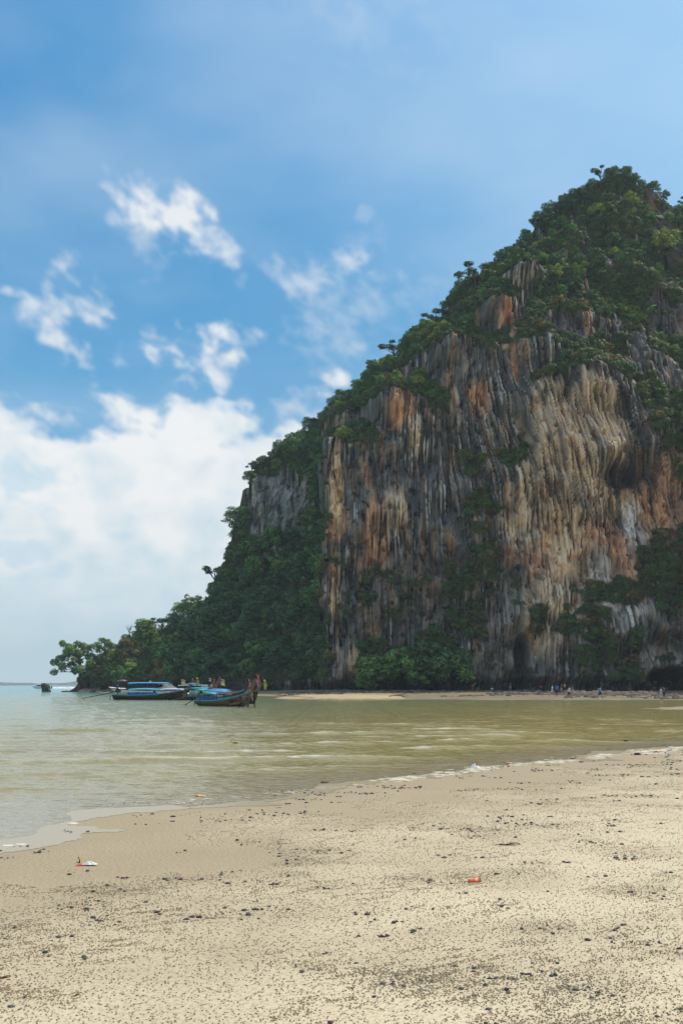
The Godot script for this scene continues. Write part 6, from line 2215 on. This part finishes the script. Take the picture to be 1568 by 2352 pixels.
	# climbers on the wall and the seated crews
	for c in [[1172, 1416, {"label": "climber in a blue top and white helmet reaching up the grey rock above the thicket", "tall": 1.78, "shirt": lin(0.02, 0.13, 0.36), "shorts": black, "cap": lin(0.75, 0.75, 0.75), "helmet": true, "hair": dark_hair, "hang": true, "legs": [[30, 18, 35], [40, 22, 75]], "arms": [[150, -12, 10], [60, 20, 70]], "shoes": lin(0.4, 0.4, 0.4), "pack": lin(0.02, 0.12, 0.40)}],
			[1513, 1479, {"label": "climber in a grey t-shirt with a red chalk bag low on the rough brown rock", "shirt": lin(0.10, 0.105, 0.115), "shorts": black, "hair": dark_hair, "hang": true, "skin": dark_skin, "legs": [[35, 16, 40], [20, 22, 30]], "arms": [[80, 25, 60], [70, 25, 50]]}],
			[1368, 1349, {"label": "shirtless climber hanging on the orange rock beside the white calcite streak", "shorts": lin(0.10, 0.08, 0.06), "hair": dark_hair, "hang": true, "skin": tan_skin, "harness": lin(0.05, 0.05, 0.05), "legs": [[20, 8, 20], [30, 10, 60]], "arms": [[120, 12, 60], [100, 10, 80]]}]]:
		var q := wall_seen(c[0], c[1])
		var who := person(c[2], q + Vector3(0, 0, 0.35), PI + (0.4 if c[0] == 1172 else -0.3))
		if c[0] == 1513:
			part("chalk_bag", lump_mesh(5, 0.1, 1.2, 5, 8), paint(lin(0.70, 0.02, 0.03), 0.6), who, Vector3(-0.04, 0.02, -0.2)).scale = Vector3(0.09, 0.11, 0.07)
	var boat: Node3D = find_child("speedboat", false, false)
	person({"label": "person in a blue shirt and cap sitting on the bow of the blue-topped speedboat", "shirt": lin(0.03, 0.08, 0.30), "shorts": lin(0.02, 0.05, 0.14), "hair": dark_hair, "cap": lin(0.02, 0.02, 0.03), "skin": dark_skin, "seat": 0.0, "legs": [[88, 8, 70], [80, 8, 60]], "arms": [[35, 10, 60], [30, 10, 70]]}, boat.transform * Vector3(5.3, 1.80, 0.1), 0.3)
	boat = find_child("longtail_boat_001", false, false)
	person({"label": "person in a teal shirt sitting under the roof of the black longtail", "shirt": lin(0.01, 0.16, 0.18), "shorts": black, "hair": dark_hair, "skin": dark_skin, "seat": 0.0, "legs": [[85, 6, 85], [85, 6, 85]]}, boat.transform * Vector3(0.4, 0.55, 0.1), 1.2)

func box_person_mat(where: Vector3) -> void:
	var s := Soup.new()
	for i in 8:
		box(s, Vector3((i - 3.5) * 0.25, 0.02 + 0.006 * sin(i * 2.0), 0), Vector3(0.25, 0.025, 0.8), lin(0.05, 0.22, 0.13) if i % 2 else lin(0.08, 0.28, 0.18))
	single("beach_mat", s.mesh(), cloth_mat, "green striped mat under the sunbather in the shade", "mat", where).rotation.y = 1.3 + PI / 2

# ---------------------------------------------------------------- rocks and gear under the wall
func ledge(where: Vector3, size: Vector3, seed_: int, label: String) -> void:
	var nz := noise(seed_, 5)
	var v := PackedVector3Array()
	var c := PackedColorArray()
	for j in 26:
		for i in 60:
			var x := i / 59.0 * 2 - 1
			var z := j / 25.0 * 2 - 1
			var e := clampf(1.0 - pow(absf(x), 3.0) - pow(absf(z), 2.5) + nz.get_noise_2d(x * size.x * 0.35, z * size.z * 0.35) * 0.6, 0.0, 1.0)
			var n := nz.get_noise_2d(x * size.x * 0.9, z * size.z * 0.9)
			var y := size.y * pow(e, 0.55) * (0.75 + 0.55 * n) + absf(nz.get_noise_2d(x * size.x * 2.6, z * size.z * 2.6)) * 0.35 * e - 0.12
			v.append(Vector3(x * size.x, y, z * size.z))
			c.append(lin(0.095, 0.080, 0.058) * (0.6 + 0.9 * clampf(0.5 + n * 1.4, 0.0, 1.0)))
	single("reef_rock", grid_mesh(v, c, 60, 26), tinted(0.9), label, "rock", where)

func strew_rocks() -> void:
	for r in [[1345, 143, Vector3(4.6, 0.85, 3.2), "low brown reef ledge behind the striding person in white"], [1405, 141, Vector3(4.4, 0.8, 3.0), "jagged reef ledge behind the person in the bright blue top"], [1462, 145, Vector3(3.6, 0.75, 3.0), "flat-topped reef ledge between the blue-topped walker and the couple"],
			[1310, 158, Vector3(1.8, 0.6, 1.4), "reef rock with a crouching person on it"], [1538, 133, Vector3(1.5, 0.55, 1.0), "dark boulder on the sand right behind the person with the backpack"], [1554, 122, Vector3(0.8, 0.45, 0.6), "small black boulder at the right end of the far beach"],
			[1215, 168, Vector3(3.0, 0.5, 2.2), "low rocks under the cave opening at the cliff's foot"], [1180, 158, Vector3(3.4, 0.3, 1.4), "thin band of flat dark rocks on the damp far sand"], [700, 172, Vector3(5.0, 0.5, 3.0), "dark reef flat beyond the nearest boat's prow"], [800, 168, Vector3(4.6, 0.45, 2.6), "brown reef flat behind the sand spit"],
			[940, 170, Vector3(4.5, 0.45, 2.2), "dark reef flat in front of the bright green thicket"], [215, 247, Vector3(4.5, 1.2, 3.0), "black wave-cut ledge at the headland's tip"], [265, 243, Vector3(5.0, 0.9, 3.0), "brown rubble ledge at the waterline of the headland"]]:
		ledge(beach_at(r[0], r[1]) if r[1] < 200 else at(r[0], HORIZON, r[1]) * Vector3(1, 0, 1), r[2], int(r[0]), r[3])
	rng.seed = 55
	var spots: Array[Transform3D] = []
	var tints := PackedColorArray()
	for f in [[640, 790, 150, 186, 260], [790, 1070, 160, 182, 300], [1120, 1300, 146, 176, 320], [1300, 1490, 126, 165, 260], [1480, 1568, 120, 160, 90], [1010, 1250, 132, 150, 60]]:
		for i: int in f[4]:
			var p := beach_at(rng.randf_range(f[0], f[1]), rng.randf_range(f[2], f[3]))
			if p.y < 0.05:
				continue
			var s := 0.08 + 0.38 * pow(rng.randf(), 3.0)
			spots.append(Transform3D(Basis.from_euler(Vector3(0, rng.randf() * TAU, 0)).scaled(Vector3(s * 1.4, s * 0.8, s)), p))
			tints.append(lin(0.085, 0.075, 0.058) * rng.randf_range(0.5, 1.5))
	stuff("rubble", lump_mesh(71, 0.5, 0.8, 5, 7), tinted(0.9), spots, tints, "dark broken stones strewn over the sand under the cliff")
	var pole := Soup.new()
	pole.tube([beach_at(1249, 172), beach_at(1252, 173) + Vector3(0, 1.2, 0), beach_at(1257, 174) + Vector3(0, 2.3, -0.2)], [0.05, 0.045, 0.035], 6, lin(0.34, 0.29, 0.16))
	single("bamboo_pole", pole.mesh(), wood_mat, "bamboo pole leaning against the wall beside the cave opening", "pole")
	var branch := Soup.new()
	rng.seed = 8
	twigs(branch, Vector3.ZERO, Vector3(0.95, 0.12, 0.2).normalized(), 1.5, 0.06, 2, lin(0.24, 0.17, 0.10))
	single("driftwood", branch.mesh(), bark_mat, "pale driftwood branch lying on the end of the sand spit", "driftwood", beach_at(893, 126) + Vector3(0, 0.05, 0))
	for g in [[1241, 172, 0.9, Vector3(0.24, 0.2, 0.16), lin(0.75, 0.03, 0.14), "bright pink bag hanging on the rock by the bamboo pole"], [1129, 177, 0.35, Vector3(0.34, 0.2, 0.2), lin(0.55, 0.57, 0.55), "white rucksack among the gear at the foot of the wall"], [1134, 177, 0.25, Vector3(0.22, 0.2, 0.2), black_bag(), "black rucksack beside the white one"],
			[1181, 164, 0.1, Vector3(0.4, 0.12, 0.25), lin(0.03, 0.06, 0.16), "dark blue rope bag on the sand near the person in pink"], [1236, 165, 0.1, Vector3(0.5, 0.14, 0.3), lin(0.16, 0.28, 0.26), "heap of grey-green climbing gear on the rocks"], [1090, 175, 0.18, Vector3(0.35, 0.25, 0.25), lin(0.03, 0.03, 0.028), "dark duffel bag in front of the helmeted person"],
			[1095, 174.5, 0.05, Vector3(0.45, 0.06, 0.25), lin(0.24, 0.26, 0.06), "yellow-green tarp spread beside the sitting person"], [1146, 168, 0.05, Vector3(0.16, 0.08, 0.12), lin(0.7, 0.7, 0.68), "small white box on the far damp sand"], [1509, 160, 0.12, Vector3(0.3, 0.14, 0.2), lin(0.3, 0.28, 0.24), "pale cloth bag by the sunbather's feet"], [1260, 173, 0.15, Vector3(0.3, 0.18, 0.2), lin(0.10, 0.03, 0.03), "maroon rucksack at the foot of the bamboo pole"]]:
		var w := beach_at(g[0], g[1])
		var o := thing("gear_bag", g[5], "bag", w + Vector3(0, g[2], 0))
		part("bag", lump_mesh(int(g[0]), 0.3, 0.9, 6, 9), paint(g[4], 0.7), o).scale = g[3]
		tube_part("strap", [Vector3(-0.6, 0.5, 0.2) * g[3], Vector3(0, 1.35, 0.1) * g[3], Vector3(0.6, 0.5, 0.2) * g[3]], 0.018, g[4] * 0.6, cloth_mat, o)
	var u := thing("umbrella", "dark open sun umbrella propped on the sand behind the couple", "umbrella", beach_at(1526, 162) + Vector3(0, 0.4, 0))
	var can := Soup.new()
	for i in 8:
		var a0 := TAU * i / 8.0
		var a1 := TAU * (i + 1) / 8.0
		for r in 3:
			var r0 := 0.62 * r / 3.0
			var r1 := 0.62 * (r + 1) / 3.0
			var y0 := 0.5 - 0.35 * pow(r / 3.0, 2.0)
			var y1 := 0.5 - 0.35 * pow((r + 1) / 3.0, 2.0)
			can.quad(Vector3(cos(a0) * r0, y0, sin(a0) * r0), Vector3(cos(a1) * r0, y0, sin(a1) * r0), Vector3(cos(a1) * r1, y1, sin(a1) * r1), Vector3(cos(a0) * r1, y1, sin(a0) * r1), lin(0.03, 0.06, 0.03) if i % 2 else lin(0.02, 0.02, 0.022))
	part("canopy", can.mesh(), cloth_mat, u)
	tube_part("shaft", [Vector3(0, -0.4, 0), Vector3(0, 0.52, 0)], 0.012, lin(0.3, 0.3, 0.3), metal_mat, u)

func black_bag() -> Color:
	return lin(0.018, 0.018, 0.02)

func _ready() -> void:
	rng.seed = 7
	set_camera_and_light()
	make_shore()
	make_clusters()
	make_ground()
	make_wet_sand()
	make_water()
	make_cliff()
	make_islands()
	plant_forest()
	scatter_sand()
	moor_boats()
	strew_rocks()
	place_people()
